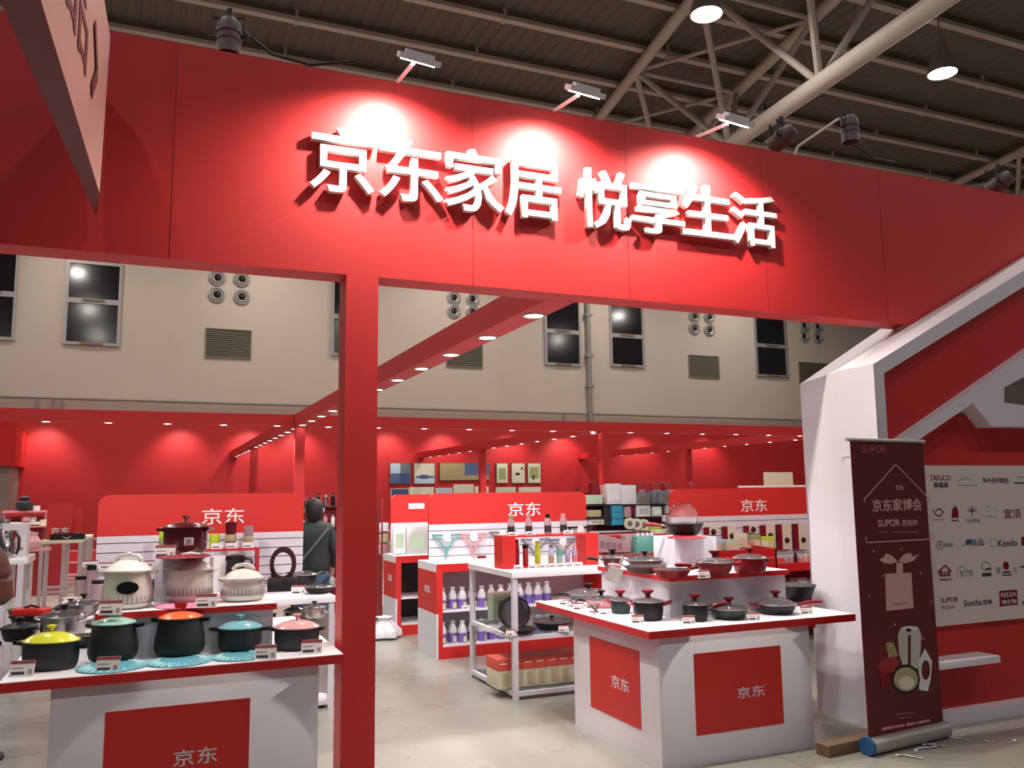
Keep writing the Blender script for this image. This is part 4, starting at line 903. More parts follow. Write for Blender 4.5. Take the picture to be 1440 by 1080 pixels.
# --- right island, upper tier
rp('deep maroon saucepan with black knob at the left end of the upper tier', 862, 802, 30, .085, TR, 'maroon', 'lidglass', .02, ('disc', 'black', 1), 'flare', [('long', 165, 'black', .09, .45)], glass=True, name='saucepan', topw=1.1)
rp('dark brown frying pan with pink handle, behind the front red pan', 908, 807, 58, .04, TR, 'brownpan', None, prof='pan', open_in='black', handles=[('long', 160, 'pinkhandle', .10, .5)], name='frying_pan', cat='pan')
rp('second dark pan with pink handle and black knobbed lid, left of the white plinth', 907, 797, 50, .04, TR, 'brownpan', 'lidglass', .03, ('disc', 'black', .9), 'pan', [('long', 172, 'pinkhandle', .12, .5)], glass=True, name='frying_pan', cat='pan')
rp('wine red shallow frying pan at the front corner of the upper tier', 945, 813, 52, .045, TR, 'wine', None, prof='pan', open_in='black', handles=[('long', 30, 'winehandle', .10, .4)], name='frying_pan', cat='pan')
rp('wine red wok with glass lid and red knob on the upper tier', 1006, 811, 52, .085, TR, 'wine', 'lidglass', .03, ('disc', 'wine', 1.2), 'flare', [('long', 175, 'winehandle', .12, .15, .014), ('loop', 0, 'wine')], glass=True, name='wok', cat='pan')
rp('wine red stewing pot with glass lid at the right end of the upper tier', 1055, 806, 46, .095, TR, 'wine', 'lidglass', .03, ('disc', 'wine', 1), 'straight', [('loop', 0, 'wine'), ('loop', 180, 'wine')], glass=True)
card(991, 813, TR, 'in front of the wine red wok', .085, h=.055)
p = oz(861, 812, TR); v = MB(); v.box(-.05, .05, 0, .003, -.055, .055, 'card'); o = solo('price_card', v, 'tilted white price card at the left end of the upper tier', 'price card', (p.x, p.y-.03, TR+.02), -YAW); o.rotation_euler = (R(8), R(22), -YAW)
trivet(965, 758, 54, 1.383, 'trivetred', 'trivetred', 'dark red zigzag trivet under the wok on the white plinth')
t = rp('dark grey wok with red handle on top of the white plinth', 963, 754, 52, .09, 1.395, 'charcoal', None, prof='flare', open_in='black', handles=[('long', 166, 'winehandle', .14, .32, .014)], name='wok', cat='pan')
p = t.location
t2 = bpy.data.objects.new('lid', None); link(t2, t); t2.location = (-.01, 0, .018); t2.rotation_euler = (0, 0, R(65)); t2['label'] = 'clear glass lid standing on edge'
v = MB(); n = 24; v.add([(0+.02*math.sin(math.pi*rr_), .115*rr_*math.cos(2*math.pi*k/n), .12+.115*rr_*math.sin(2*math.pi*k/n)) for rr_ in (1, .66, .33) for k in range(n)]+[(0, 0, .12)], [(j*n+k, j*n+(k+1) % n, (j+1)*n+(k+1) % n, (j+1)*n+k) for j in range(2) for k in range(n)]+[(2*n+k, 2*n+(k+1) % n, 3*n) for k in range(n)], 'clear'); part('glass', v, t2)
v = MB(); v.tube([(0, .118*math.cos(2*math.pi*k/n), .12+.118*math.sin(2*math.pi*k/n)) for k in range(n+1)], .0045, 'chrome', 6, caps=False); part('rim', v, t2)

# --- bottle box on the white frame table
BX0, BX1, BY = 2.95, 3.93, 7.2
bz1 = 1.365
t = thing('bottle_box', 'red open display box full of bottles on the white frame table', 'display box', (BX0, BY, SZ))
H = bz1-SZ
for nm, args in (('side_panel', (0, .13, 0, .2, 0, H)), ('side_panel', (BX1-BX0-.13, BX1-BX0, 0, .2, 0, H)), ('top_panel', (.13, BX1-BX0-.13, 0, .2, H-.018, H)), ('bottom_panel', (.13, BX1-BX0-.13, 0, .2, 0, .012))):
    v = MB(); v.box(*args, 'redboard'); part(nm, v, t)
def onY(px, Y, z): p = oy(px, 780, Y); return Vector((p.x, Y, z))
def btl(label, px, w, hpx, zz, col, cap, two=None, neck=.6, Y=7.29, cat='bottle', name='thermos_flask', caph=.18):
    p = onY(px, Y, zz); s = pxm(p); r = w*s/2; h = hpx*s; t = thing(name, label, cat, p); hb = h*(1-caph)
    v = MB(); v.lathe([(r*.9, 0), (r, .005), (r, hb*.75), (r*.92, hb*.88), (r*neck, hb*.98), (r*neck, hb)], col, 16); part('body', v, t)
    if two: v = MB(); v.lathe([(r*1.01, hb*.12), (r*1.02, hb*.16), (r*1.02, hb*.5), (r*1.01, hb*.54)], two, 16); part('printed_band', v, t)
    v = MB(); v.lathe([(r*neck*1.05, hb*.985), (r*neck*1.15, hb+.003), (r*neck*1.1, h*.99), (0, h)], cap, 14); part('cap', v, t)
IZ = SZ+.012
btl('tall dark red bottle, leftmost inside the red box', 725, 11, 38, IZ, 'wine', 'wine', neck=.7); btl('slim maroon flask second inside the red box', 739, 8, 30, IZ, 'reddark', 'black', neck=.95)
btl('lime green flask inside the red box', 756, 8, 34, IZ, 'lime', 'lime', neck=.7); btl('blue and yellow bottle inside the red box', 775, 8, 28, IZ, 'paperblue', 'greyplast', 'khaki'); btl('teal bottle with pale band inside the red box', 787, 9, 27, IZ, 'tealpack', 'silver', 'mint')
btl('lavender bottle with pink cap, next to the last inside the red box', 798, 8, 26, IZ, 'violet', 'dustpink'); btl('lilac bottle with rose cap, rightmost inside the red box', 808, 8, 26, IZ, 'violet', 'pink', 'dustpink')
for px, c, w in ((719, 'picgreen', 'green cap, leftmost'), (744, 'dustpink', 'pink cap, second from the left'), (771, 'black', 'black cap, third from the left'), (793, 'dustpink', 'pink cap, rightmost')):
    btl('clear water bottle with %s on the red box' % w, px, 10, 28, bz1, 'tintclear', c, 'charcoal', .55)
for px, w in ((729, 'below the tall dark red bottle'), (749, 'below the gap beside the lime flask'), (763, 'below the lime green flask'), (777, 'below the blue and yellow bottle'), (789, 'below the teal bottle'), (801, 'below the lavender bottle'), (813, 'below the lilac bottle')):
    p = onY(px, 7.13, SZ); v = MB(); v.box(-.045, .045, 0, .003, 0, .04, 'card'); v.box(-.035, .02, -.001, 0, .01, .017, 'ink'); solo('price_card', v, 'small white price card %s in the red box' % w, 'price card', p)
for px, w in ((722, 'leftmost'), (747, 'second'), (800, 'rightmost')):
    p = onY(px, 7.205, bz1); v = MB(); v.box(-.05, .05, 0, .003, 0, .035, 'card'); v.box(-.035, .02, -.001, 0, .01, .017, 'ink'); solo('price_card', v, 'small white price card on top of the red box, %s one' % w, 'price card', p)
# middle shelf of the white frame table
mz = .54
t = thing('upright_pan', 'shiny steel pan standing on edge on the middle glass shelf', 'pan', (*onY(722, 7.25, 0).xy, mz+.135), R(-20))
v = MB(); v.lathe([(.10, 0), (.12, .01), (.135, .05), (.13, .05), (.115, .015), (0, .012)], 'steel', 26); part('body', v, t, None, (0, 0, 0), (R(78), 0, 0))
v = MB(); v.lathe([(.135, .045), (.145, .05), (.135, .056)], 'black', 26, caps=False); part('rim', v, t, None, (0, 0, 0), (R(78), 0, 0))
pot('flat dark pan lying under the upright steel pan on the middle shelf', 728, 893, 50, .03, mz, 'black', None, prof='pan', open_in='charcoal', name='frying_pan', cat='pan')
pot('big black lidded pan on the middle glass shelf beside the island corner', 776, 887, 50, .055, mz, 'black', 'lidglass', .02, ('disc', 'black', .7), 'pan', glass=True, name='frying_pan', cat='pan')
pot('small clear bowl at the left end of the middle glass shelf', 690, 890, 26, .04, mz, 'clear', None, prof='flare', name='bowl', cat='bowl')
card(719, 894, mz, 'below the upright steel pan', .09, h=.05); card(793, 888, mz, 'on the middle shelf beside the island corner', .09, h=.05)
t = carton('green, red and cream carton behind the glass on the middle shelf', 692, 732, 850, 815, mz, 'palegreen', depth=.15, Y=7.7, lid='cream', front='picgreen'); t.location.z = .56
# bottom shelf: eight red cartons
bw_ = .115
me1 = MB(); me1.rbox(0, .11, 0, .28, 0, .15, 'boxcream', .002); m1 = me1.mesh('body')
me2_ = MB(); me2_.rbox(-.001, .111, -.001, .281, .15, .245, 'boxred', .002); m2_ = me2_.mesh('red_top')
me3 = MB(); me3.box(.045, .095, -.003, 0, .02, .13, 'khaki'); m3 = me3.mesh('printed_picture'); me4 = MB(); me4.box(.02, .085, -.003, 0, .205, .212, 'card'); me4.box(.02, .07, -.003, 0, .18, .184, 'orange'); m4 = me4.mesh('printed_text')
ordn = ['first', 'second', 'third', 'fourth', 'fifth', 'sixth', 'seventh', 'eighth', 'ninth', 'tenth']
for k in range(10):
    t = thing('product_carton', 'red-topped cream carton, %s from the left on the bottom glass shelf' % ordn[k], 'box', (oy(699, 955, 7.0).x+.01+k*bw_, 7.0, .078), 0, 'red-topped cartons on the bottom shelf')
    for nm, mm in (('body', m1), ('red_top', m2_), ('printed_picture', m3), ('printed_text', m4)): part(nm, mm, t)

# --- purple packs in the middle cabinet
pk = MB(); pk.lathe([(.042, 0), (.045, .01), (.045, .11)], 'purple', 14); pkm = pk.mesh('purple_roll')
pw = MB(); pw.lathe([(.046, .10), (.047, .13), (.035, .17), (.018, .2), (.03, .23), (.012, .235)], 'bagwhite', 14, ripple=.08, rn=7); pwm = pw.mesh('clear_wrap')
pc = MB(); pc.box(-.022, .022, -.048, -.044, .01, .07, 'cream'); pcm = pc.mesh('paper_label')
for row, (z, nm) in enumerate(((.50, 'upper'), (.14, 'lower'))):
    for k in range(12):
        t = thing('wrapped_pack', 'clear-wrapped purple roll, %s from left, %s shelf of middle cabinet' % ((ordn+['eleventh', 'twelfth'])[k], nm), 'pack', (2.98+k*.115+.02*(k % 2), 9.02+.05*(k % 2), z), .2*k, 'purple wrapped packs on the %s cabinet shelf' % nm)
        part('purple_roll', pkm, t); part('clear_wrap', pwm, t); part('paper_label', pcm, t)
for k, (x, z) in enumerate(((3.22, .50), (4.1, .50))):
    v = MB(); v.box(-.05, .05, 0, .003, 0, .045, 'card'); v.box(-.035, .02, -.001, 0, .012, .02, 'ink'); solo('price_card', v, 'white price card on the purple pack shelf, %s one' % ['left', 'right'][k], 'price card', (x, 8.925, z))
# mop heads hanging on the middle slatwall
def mop(label, px, py, m, sc=1):
    p = oy(px, py, 9.47); t = thing('hanging_mop_head', label, 'mop', p); v = MB()
    A, B_, Cc = Vector((-.17*sc, -.02, .06)), Vector((.17*sc, -.02, .06)), Vector((0, -.02, -.13))
    for a, b_ in ((A, B_), (B_, Cc), (Cc, A)): v.tube([a, (a+b_)/2*.82, b_], .013, m, 6)
    v.tube([Vector((0, -.02, -.10)), Vector((0, -.02, -.2))], [.02, .012], m, 8); part('frame', v, t)
    v = MB(); v.lathe([(.05, 0), (.05, .006), (0, .01)], 'card', 14); part('round_tag', v, t, None, (0, -.03, .03), (R(90), 0, 0))
    v = MB(); v.tube([(0, 0, .06), (0, -.03, .07)], .006, 'chrome', 5); part('hook', v, t)
mop('teal triangular mop head hanging leftmost on the middle slatwall', 627, 759, 'teal'); mop('dusty pink triangular mop head hanging second on the middle slatwall', 665, 758, 'dustpink'); mop('grey triangular mop head hanging left of the red bottle box', 706, 755, 'greyplast')
mop('dark grey mop head seen through the red bottle box', 752, 765, 'greyplast', 1.1); mop('dark grey mop head behind the right half of the red bottle box', 790, 765, 'greyplast', 1.1); mop('black mop head at the right end of the middle slatwall', 815, 748, 'black')
p = oy(677, 785, 9.45); v = MB(); v.box(-.05, .05, -.03, 0, 0, .03, 'wine'); v.box(-.05, .05, -.032, -.03, -.03, 0, 'card'); solo('price_card', v, 'white and red price tag low on the middle slatwall', 'price card', p)
# white gift boxes on the rear cabinet
for px0, px1, w, m in ((553, 571, 'white padded quilt bag standing leftmost on the rear cabinet', 'bagwhite'), (571, 603, 'grey green printed quilt bag standing on the rear cabinet', 'silver')):
    carton(w, px0, px1, 779, 740, .98, m, name='quilt_bag', cat='bag', depth=.16, Y=10.85, front='palegreen')
# framed pictures on the far red wall
def pic(label, x0, y0, x1, y1, mats, fr='wood'):
    p = oy(x0, y1, WY); q = oy(x1, y0, WY); w, h = q.x-p.x, q.z-p.z
    t = thing('wall_picture', label, 'picture', p); v = MB(); v.box(0, w, -.09, 0, 0, h, fr); part('frame', v, t)
    n = len(mats)
    for k, (m, a, b_, c, d) in enumerate(mats): v = MB(); v.box(w*a, w*b_, -.095-k*.004, -.09, h*c, h*d, m); part('picture_field', v, t)
pic('square picture in four blue and white fields on the far red wall', 547, 651, 577, 681, [('paperblue', .03, .5, .5, .97), ('navy', .5, .97, .03, .5), ('greyplast', .5, .97, .5, .97), ('picstar', .03, .5, .03, .5)])
pic('pale square picture of a dark island and its reflection', 581, 651, 611, 681, [('picpaper', .03, .97, .03, .97), ('paperblue', .03, .97, .03, .4), ('navy', .1, .93, .3, .38), ('navy', .3, .65, .26, .44)])
pic('wide picture half gold and half starry blue', 617, 651, 687, 676, [('picgold', .01, .5, .03, .97), ('picstar', .5, .99, .3, .97), ('picgold', .5, .99, .03, .3)])
pic('narrow green plant picture, leftmost of three', 697, 651, 713, 680, [('picpaper', .04, .96, .03, .97), ('picgreen', .2, .8, .2, .75)])
pic('narrow pale picture with a dark bird, middle of three', 718, 651, 737, 680, [('picpaper', .04, .96, .03, .97), ('charcoal', .3, .6, .4, .52), ('charcoal', .7, .85, .68, .78)])
pic('narrow green plant picture, rightmost of three', 741, 651, 759, 680, [('picpaper', .04, .96, .03, .97), ('picgreen', .15, .85, .25, .8), ('charcoal', .35, .5, .2, .4)])
for i, (x0, x1, y0, m) in enumerate([(549, 574, 687, 'navy'), (575, 609, 685, 'picpaper'), (612, 635, 686, 'paperblue'), (637, 665, 681, 'picpaper'), (667, 686, 684, 'cream'), (697, 724, 685, 'picpaper'), (729, 759, 685, 'picpaper')]):
    pic('%s canvas in the lower picture row, %s' % (['Dark blue', 'Wide pale', 'Pale blue', 'Taller pale', 'Small cream', 'Pale', 'Pale'][i].lower(), ['leftmost', 'second', 'third', 'fourth, rising higher', 'fifth, by the red post', 'just right of the red post', 'rightmost']), x0, y0, x1, y0+26, [(m, .03, .97, .03, .97)], 'cream') if False else pic(['dark blue canvas leftmost in the lower picture row', 'wide pale canvas second in the lower picture row', 'pale blue canvas third in the lower picture row', 'taller pale canvas left of the distant red post, lower row', 'small cream canvas next to the distant red post, lower row', 'pale canvas just right of the distant red post, lower row', 'pale canvas rightmost in the lower picture row'][i], x0, y0, x1, y0+26, [(m, .03, .97, .03, .97)], 'cream')

# ================================================================== BACKGROUND GOODS
def bx(label, x0, y0, x1, y1, Y, m, cat='box', name='carton', front=None, depth=.12, lid=None, group=None):
    p = oy(x0, y1, Y); q = oy(x1, y0, Y); w, h = q.x-p.x, q.z-p.z
    t = thing(name, label, cat, (p.x+w/2, Y, p.z), 0, group); v = MB(); v.rbox(-w/2, w/2, 0, depth, 0, h, m, min(.02, w*.1)); part('body', v, t)
    if front: v = MB(); v.box(-w*.34, w*.34, -.003, 0, h*.22, h*.66, front); part('printed_label', v, t)
    if lid: v = MB(); v.box(-w/2-.002, w/2+.002, -.002, depth, h*.86, h+.002, lid); part('lid', v, t)
    return t
# grey goods rack right of the middle header
RY = 11.6
a = oy(826, 800, RY).x; b_ = oy(953, 800, RY).x
t = thing('goods_rack', 'tall dark rack of household goods between the two header boards', 'shelf rack', (a, RY, 0)); w = b_-a
for x in (0, w*.24, w*.5, w*.75, w-.03):
    v = MB(); v.box(x, x+.03, .30, .34, 0, 1.8, 'matblack'); part('upright', v, t)
rz_ = [oy(880, y, RY).z for y in (709, 727, 746, 772)]
for z in rz_:
    v = MB(); v.box(0, w, -.02, .34, z-.02, z, 'matblack' if z > 1.35 else 'white'); part('shelf', v, t)
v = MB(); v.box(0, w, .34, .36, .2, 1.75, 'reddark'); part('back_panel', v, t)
bx('pale green and white long carton at the left of the rack top', 823, 696, 848, 709, RY, 'palegreen', lid='cream')
bx('big white board-like box leaning on the rack top, left one', 855, 680, 874, 709, RY, 'bagwhite', front='card'); bx('big white box with a small grey mark on the rack top', 875, 682, 895, 709, RY, 'bagwhite')
v = MB(); 
bx('pink-edged white box half hidden at the red post', 849, 682, 855, 708, RY+.1, 'pink')
bx('grey framed crate on the rack top, left', 896, 693, 915, 708, RY, 'greyplast', front='grate'); bx('grey framed crate on the rack top, right', 928, 690, 948, 708, RY, 'greyplast', front='grate'); bx('plain grey crate between the two framed ones', 916, 690, 927, 708, RY+.05, 'greyplast')
for i, x in enumerate((897, 918, 936)):
    bx('dark red canister with pale face high behind the crates, %s' % ordn[i], x, 678, x+12, 708, RY+.18, 'reddark', 'can', 'canister', front='dustpink')
bx('tall red box standing left of the red post', 833, 678, 843, 708, RY+.18, 'wine'); bx('dark red box beside the right-hand header board edge', 969, 677, 977, 685.5, 9.215, 'reddark', depth=.02)
a, b_ = oy(861, 739, RY-.03), oy(876, 711, RY-.03); t = thing('drawer_tower', 'blue storage tower of three drawers in the goods rack', 'drawer tower', a); w2, h2 = b_.x-a.x, b_.z-a.z
v = MB(); v.box(0, w2, .01, .25, 0, h2, 'bluebox'); part('case', v, t)
for k in range(3): v = MB(); v.rbox(.005, w2-.005, -.01, .009, h2*k/3+.006, h2*(k+1)/3-.006, 'bluebox', .004); part('drawer', v, t)
bx('brown and white jar pack on the left rack shelf', 828, 717, 846, 727, RY, 'khaki'); bx('white roll pack on the lower left rack shelf', 828, 730, 850, 738, RY, 'bagwhite', front='khaki'); bx('dark grey gadget box right of the left shelf', 850, 712, 858, 738, RY, 'charcoal')
bx('clear lilac bag stack beside the blue drawers', 878, 712, 888, 732, RY, 'mauve', 'pack', 'goods_pack'); bx('dark wine box in the middle of the rack', 887, 711, 891, 724, RY, 'wine')
bx('white patterned cup carton in the rack middle', 896, 708, 915, 727, RY, 'bagwhite', front='silver'); bx('pale mint carton right of the white cup carton', 918, 712, 931, 727, RY, 'palegreen', front='card'); bx('grey and white carton at the right of the rack', 937, 707, 944, 722, RY, 'silver', lid='card'); bx('tiny white carton at the right rack upright', 947, 706, 951, 712, RY, 'card')
for i, x in enumerate((934, 941, 947)): 
    p = oy(x, 734, RY-.05); v = MB(); v.lathe([(.03, 0), (.035, .01), (.035, .1), (.02, .11), (0, .11)], 'bagwhite', 12); solo('paper_roll', v, 'white upright roll at the right end of the rack, %s' % ordn[i], 'roll', p)
for i, (x, y) in enumerate(((884, 736), (894, 737), (904, 738))):
    p = oy(x, y, RY-.0); t = thing('round_tin', 'round pale tin standing on edge in front of the rack, %s' % ['left', 'middle', 'right'][i], 'tin', p, R(-20)); v = MB()
    v.lathe([(.085, 0), (.09, .01), (.09, .10), (.08, .11), (.05, .105), (0, .105)], 'cream', 20); part('body', v, t, None, (0, 0, 0), (R(90), 0, 0)); v = MB(); v.lathe([(.045, .106), (.04, .112), (0, .112)], 'greyplast', 14); part('face_disc', v, t, None, (0, 0, 0), (R(90), 0, 0))
bx('yellow tray of goods low in the rack', 906, 737, 932, 746, RY, 'lime', front='yellow'); 
for i, x in enumerate((907, 914, 921, 927)): bx('small cream carton under the yellow tray, %s from the left' % ordn[i], x, 764, x+6, 772, RY, 'cream')
# red counter with packs in front of the rack
RY2 = 9.0
t = thing('goods_counter', 'low red-edged counter loaded with clear and teal packs', 'counter', (5.12, 8.75, 0))
cz = .97
v = MB(); v.box(-.02, .92, 0, .8, cz-.05, cz, 'redgloss'); part('countertop', v, t); v = MB(); v.box(0, .9, .05, .75, 0, cz-.05, 'white'); part('counter_body', v, t)
v = MB(); v.box(-.02, .92, .5, .85, cz+.22, cz+.25, 'redgloss'); part('raised_shelf', v, t); v = MB(); v.box(-.02, .0, .5, .85, cz, cz+.22, 'redgloss'); v.box(.90, .92, .5, .85, cz, cz+.22, 'redgloss'); part('shelf_support', v, t)
for i, x in enumerate((835, 843, 851, 859, 867)): bx('clear mauve pack standing on the red-edged counter, %s from the left' % ordn[i], x, 750+i*2, x+8, 777, 8.95, 'mauve', 'pack', 'goods_pack', front='tintclear')
for i, (x, y) in enumerate(((872, 768), (880, 760), (884, 769))): bx('soft pale mauve pouch on the red-edged counter, %s' % ['front left', 'rear', 'front right'][i], x, y-8, x+16, y+9, 8.98+.02*i, 'mauve', 'pouch', 'goods_pouch')
t = bx('teal and clear bottle pack on the right of the red-edged counter', 896, 753, 925, 778, 8.9, 'tealpack', 'pack', 'bottle_pack', depth=.2)
for k in range(4): v = MB(); v.lathe([(.025, .12), (.025, .19), (.012, .21), (0, .21)], 'bagwhite', 10, c=(-.1+k*.065, .05, .03)); part('bottle_top', v, t)
bx('small pale carton beside the teal bottle pack', 922, 745, 938, 760, 9.3, 'palegreen'); 
# blister packs on the right-hand slatwall
for i, (x, y0, y1) in enumerate(((992, 741, 752), (1018, 740, 762), (1048, 739, 748), (1072, 738, 762), (1095, 737, 773), (1118, 736, 773))):
    p = oy(x, y1, 9.15); q = oy(x+17, y0, 9.15); w, h = q.x-p.x, q.z-p.z
    t = thing('blister_pack', 'hanging blister pack on the right slatwall, %s from the left' % ordn[i], 'pack', p, 0)
    v = MB(); v.box(0, w*.33, 0, .035, 0, h, 'wine'); part('side_flap', v, t); v = MB(); v.box(w*.33, w, 0, .02, 0, h, 'cream'); part('card_front', v, t)
    v = MB(); v.lathe([(.04, 0), (.03, .02), (0, .03)], 'brownpan', 12); part('blister', v, t, None, (w*.66, 0, h*.36), (R(90), 0, 0)); v = MB(); v.tube([(w*.5, 0, h), (w*.5, .05, h+.01)], .006, 'chrome', 5); part('hook', v, t)
for i, (x, y, m) in enumerate(((1030, 768, 'palegreen'), (1042, 760, 'cream'), (1052, 770, 'dustpink'), (1062, 762, 'picgreen'), (1072, 770, 'cream'), (1080, 764, 'lime'), (1012, 768, 'paperblue'))):
    bx('small printed pouch heaped in the red bin, %s from the left' % ordn[(1, 2, 3, 4, 5, 6, 0)[i]], x-8, y-10, x+9, y+10, 8.3+.015*i, m, 'pouch', 'goods_pouch', front='cream', depth=.04)
t = thing('goods_bin', 'dark red sloping goods bin behind the red pots', 'bin', (5.25, 7.9, 0)); a, b_ = oy(1008, 775, 7.9), oy(1092, 772, 7.9); t.location = (a.x, 7.9, 0); w = b_.x-a.x
v = MB(); v.box(0, w, 0, .02, .80, a.z, 'redgloss'); part('front_panel', v, t); v = MB(); v.prism([(w-.02, 0, .8), (w-.02, 0, a.z), (w-.02, .5, a.z+.02), (w-.02, .5, .8)], (.02, 0, 0), 'redgloss'); v.prism([(0, 0, .8), (0, 0, a.z), (0, .5, a.z+.02), (0, .5, .8)], (.02, 0, 0), 'redgloss'); part('side_panel', v, t)
v = MB(); v.box(0, w, 0, .5, .78, .82, 'redgloss'); v.box(.03, w-.03, .03, .47, 0, .78, 'white'); part('stand', v, t)
# right counter behind the island
a = oy(1085, 800, 8.0)
t = thing('goods_counter', 'red-edged counter with small bottles, partly behind the white pillar', 'counter', (a.x, 8.0, 0)); cz2 = oy(1115, 792, 8.0).z
v = MB(); v.box(0, 1.4, 0, .7, cz2-.09, cz2, 'redgloss'); part('countertop', v, t); v = MB(); v.box(0, 1.4, .02, .7, cz2-.10, cz2-.092, 'reddark'); v.box(0, .04, .02, .7, 0, cz2-.1, 'reddark'); v.box(1.3, 1.34, .02, .7, 0, cz2-.1, 'reddark'); v.box(0, 1.4, .68, .7, 0, cz2-.1, 'reddark'); v.box(0, 1.4, .02, .68, .35, .37, 'white'); part('counter_body', v, t)
for i, x in enumerate((1105, 1112, 1119, 1126, 1133)): 
    p = oy(x, 790, 8.1); v = MB(); h = .05+.02*(i % 3); v.lathe([(.018, 0), (.02, .005), (.02, h), (.01, h+.01), (.011, h+.03), (0, h+.03)], ['silver', 'paperblue', 'charcoal', 'silver', 'cream'][i], 12); solo('small_bottle', v, 'tiny bottle on the red-edged counter left of the white pillar, %s from the left' % ordn[i], 'bottle', (p.x, 8.1, cz2))
for i, (x0, x1, m) in enumerate(((1098, 1106, 'dustpink'), (1112, 1122, 'mauve'), (1123, 1135, 'bagwhite'), (1136, 1143, 'mauve'))):
    bx('pale printed pack on the low shelf left of the white pillar, %s' % ordn[i], x0, 812, x1, 834, 8.15, m, 'pack', 'goods_pack', front='khaki')
# small notice on top of the right header
bx('small cream notice board standing on top of the right header board', 1075, 664, 1115, 683.2, 9.26, 'cream', 'notice', 'notice_board', depth=.02)
v = MB(); a = Vector((oy(1038, 684, 9.22).x, 9.22, 1.792)); v.tube([a, a+Vector((1.5, 0, 0))], .016, 'card', 8); solo('tube_light', v, 'thin white tube lying along the top edge of the right header board', 'tube')
# white plastic bag on the floor by the rear cabinet
t = thing('plastic_bag', 'crumpled white plastic bag on the floor beside the rear cabinet', 'bag', (2.72, 10.5, 0)); v = MB(); v.lathe([(.13, 0), (.2, .03), (.19, .10), (.12, .17), (.07, .22), (.10, .26), (0, .24)], 'bagwhite', 22, ripple=.16, rn=5); part('bag_body', v, t)
for i, (x, y) in enumerate(((541, 741), (541, 757), (540, 772))):
    bx('small pink and brown gadget box on the narrow shelf edge beside the column, %s' % ['top', 'middle', 'lowest'][i], x-5, y-6, x+6, y+8, 11.4, ['bagwhite', 'khaki', 'dustpink'][i])
v = MB(); p = oy(536, 782, 11.4); q = oy(548, 700, 11.4)
t = thing('narrow_shelf', 'narrow shelf unit seen just right of the red column', 'shelf', (p.x, 11.4, 0)); v.box(0, .02, 0, .3, 0, q.z, 'reddark'); part('side_panel', v, t)
for y in (747, 763, 780): z = oy(541, y, 11.4).z; v = MB(); v.box(.02, q.x-p.x, 0, .3, z-.02, z, 'cream'); part('shelf', v, t)

# rack of metal kitchenware behind the person
KY = 13.0
a = oy(420, 700, KY).x; b_ = oy(486, 700, KY).x
t = thing('kitchenware_rack', 'crowded rack of shiny kitchenware left of the red column', 'shelf rack', (a, KY, 0)); w = b_-a
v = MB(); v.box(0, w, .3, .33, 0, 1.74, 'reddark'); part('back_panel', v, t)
kz = [oy(450, y, KY).z for y in (712, 742, 768, 795, 825, 860)]
for z in kz:
    v = MB(); v.box(0, w, 0, .3, z-.015, z, 'charcoal'); part('shelf', v, t)
for x in (0, w-.03): v = MB(); v.box(x, x+.03, 0, .03, 0, 1.74, 'matblack'); part('upright', v, t)
kinds = ['silver', 'chrome', 'steel', 'black', 'dustpink', 'navy', 'bagwhite', 'wine']
kc = [0]
rnd = random.Random(3)
shape_m = {}
for m_ in kinds:
    v = MB(); v.lathe([(.04, 0), (.05, .01), (.05, .09), (.03, .11), (.012, .12), (.016, .14), (0, .145)], m_, 14); shape_m[(m_, 0)] = v.mesh('body')
    v = MB(); v.lathe([(.03, 0), (.035, .01), (.035, .15), (.015, .17), (.015, .2), (0, .2)], m_, 12); shape_m[(m_, 1)] = v.mesh('body')
for zi, z in enumerate(kz):
    n = 6
    for k in range(n):
        m_ = rnd.choice(kinds[:4] if zi != 1 else kinds); s = rnd.choice((0, 1))
        o = bpy.data.objects.new('kitchen_canister', shape_m[(m_, s)]); link(o); o.location = (a+.07+k*(w-.12)/(n-1), KY+.12, z); rs = rnd.uniform(.8, 1.1); o.scale = (rs, rs, rs)
        o['label'] = 'small kitchen canister or jug, %s on the %s shelf of the kitchenware rack' % (ordn[k], ['top', 'second', 'third', 'fourth', 'fifth', 'lowest'][zi]); o['category'] = 'canister'; o['group'] = 'kitchenware on the crowded rack'

# ------------------------------------------------------------------ person seen from behind
def skin(name, pts, edges, radii, mats, sub=2, root=0):
    me = bpy.data.meshes.new(name); me.from_pydata(pts, edges, []); o = bpy.data.objects.new(name, me); COL.objects.link(o)
    md = o.modifiers.new('s', 'SKIN'); md.use_smooth_shade = True
    for i, r in enumerate(radii):
        sv = me.skin_vertices[0].data[i]; sv.radius = r if isinstance(r, tuple) else (r, r); sv.use_root = (i == root)
    s2 = o.modifiers.new('d', 'SUBSURF'); s2.levels = sub; s2.render_levels = sub
    m = bpy.data.meshes.new_from_object(o.evaluated_get(bpy.context.evaluated_depsgraph_get())); bpy.data.objects.remove(o)
    m.materials.clear(); m.materials.append(M[mats]); m.polygons.foreach_set('use_smooth', [True]*len(m.polygons)); return m
pp = oy(441, 760, 9.5)
T = thing('person', 'person in a dark green jacket and jeans seen from behind beside the kitchenware rack', 'person', (pp.x, 9.5, 0), R(-12))
bp = [(0, 0, .93), (0, 0, 1.08), (0, .0, 1.25), (0, .01, 1.38), (0, .015, 1.45), (0, .02, 1.50), (0, .03, 1.58), (0, .03, 1.66),
      (-.17, 0, 1.37), (-.22, .0, 1.12), (-.20, .12, .93), (-.19, .17, .88), (.17, 0, 1.37), (.22, .0, 1.12), (.20, .12, .93), (.19, .17, .88),
      (-.09, 0, .86), (-.10, .01, .48), (-.10, -.03, .09), (-.10, .12, .035), (.09, 0, .86), (.10, .01, .48), (.10, -.03, .09), (.10, .12, .035)]
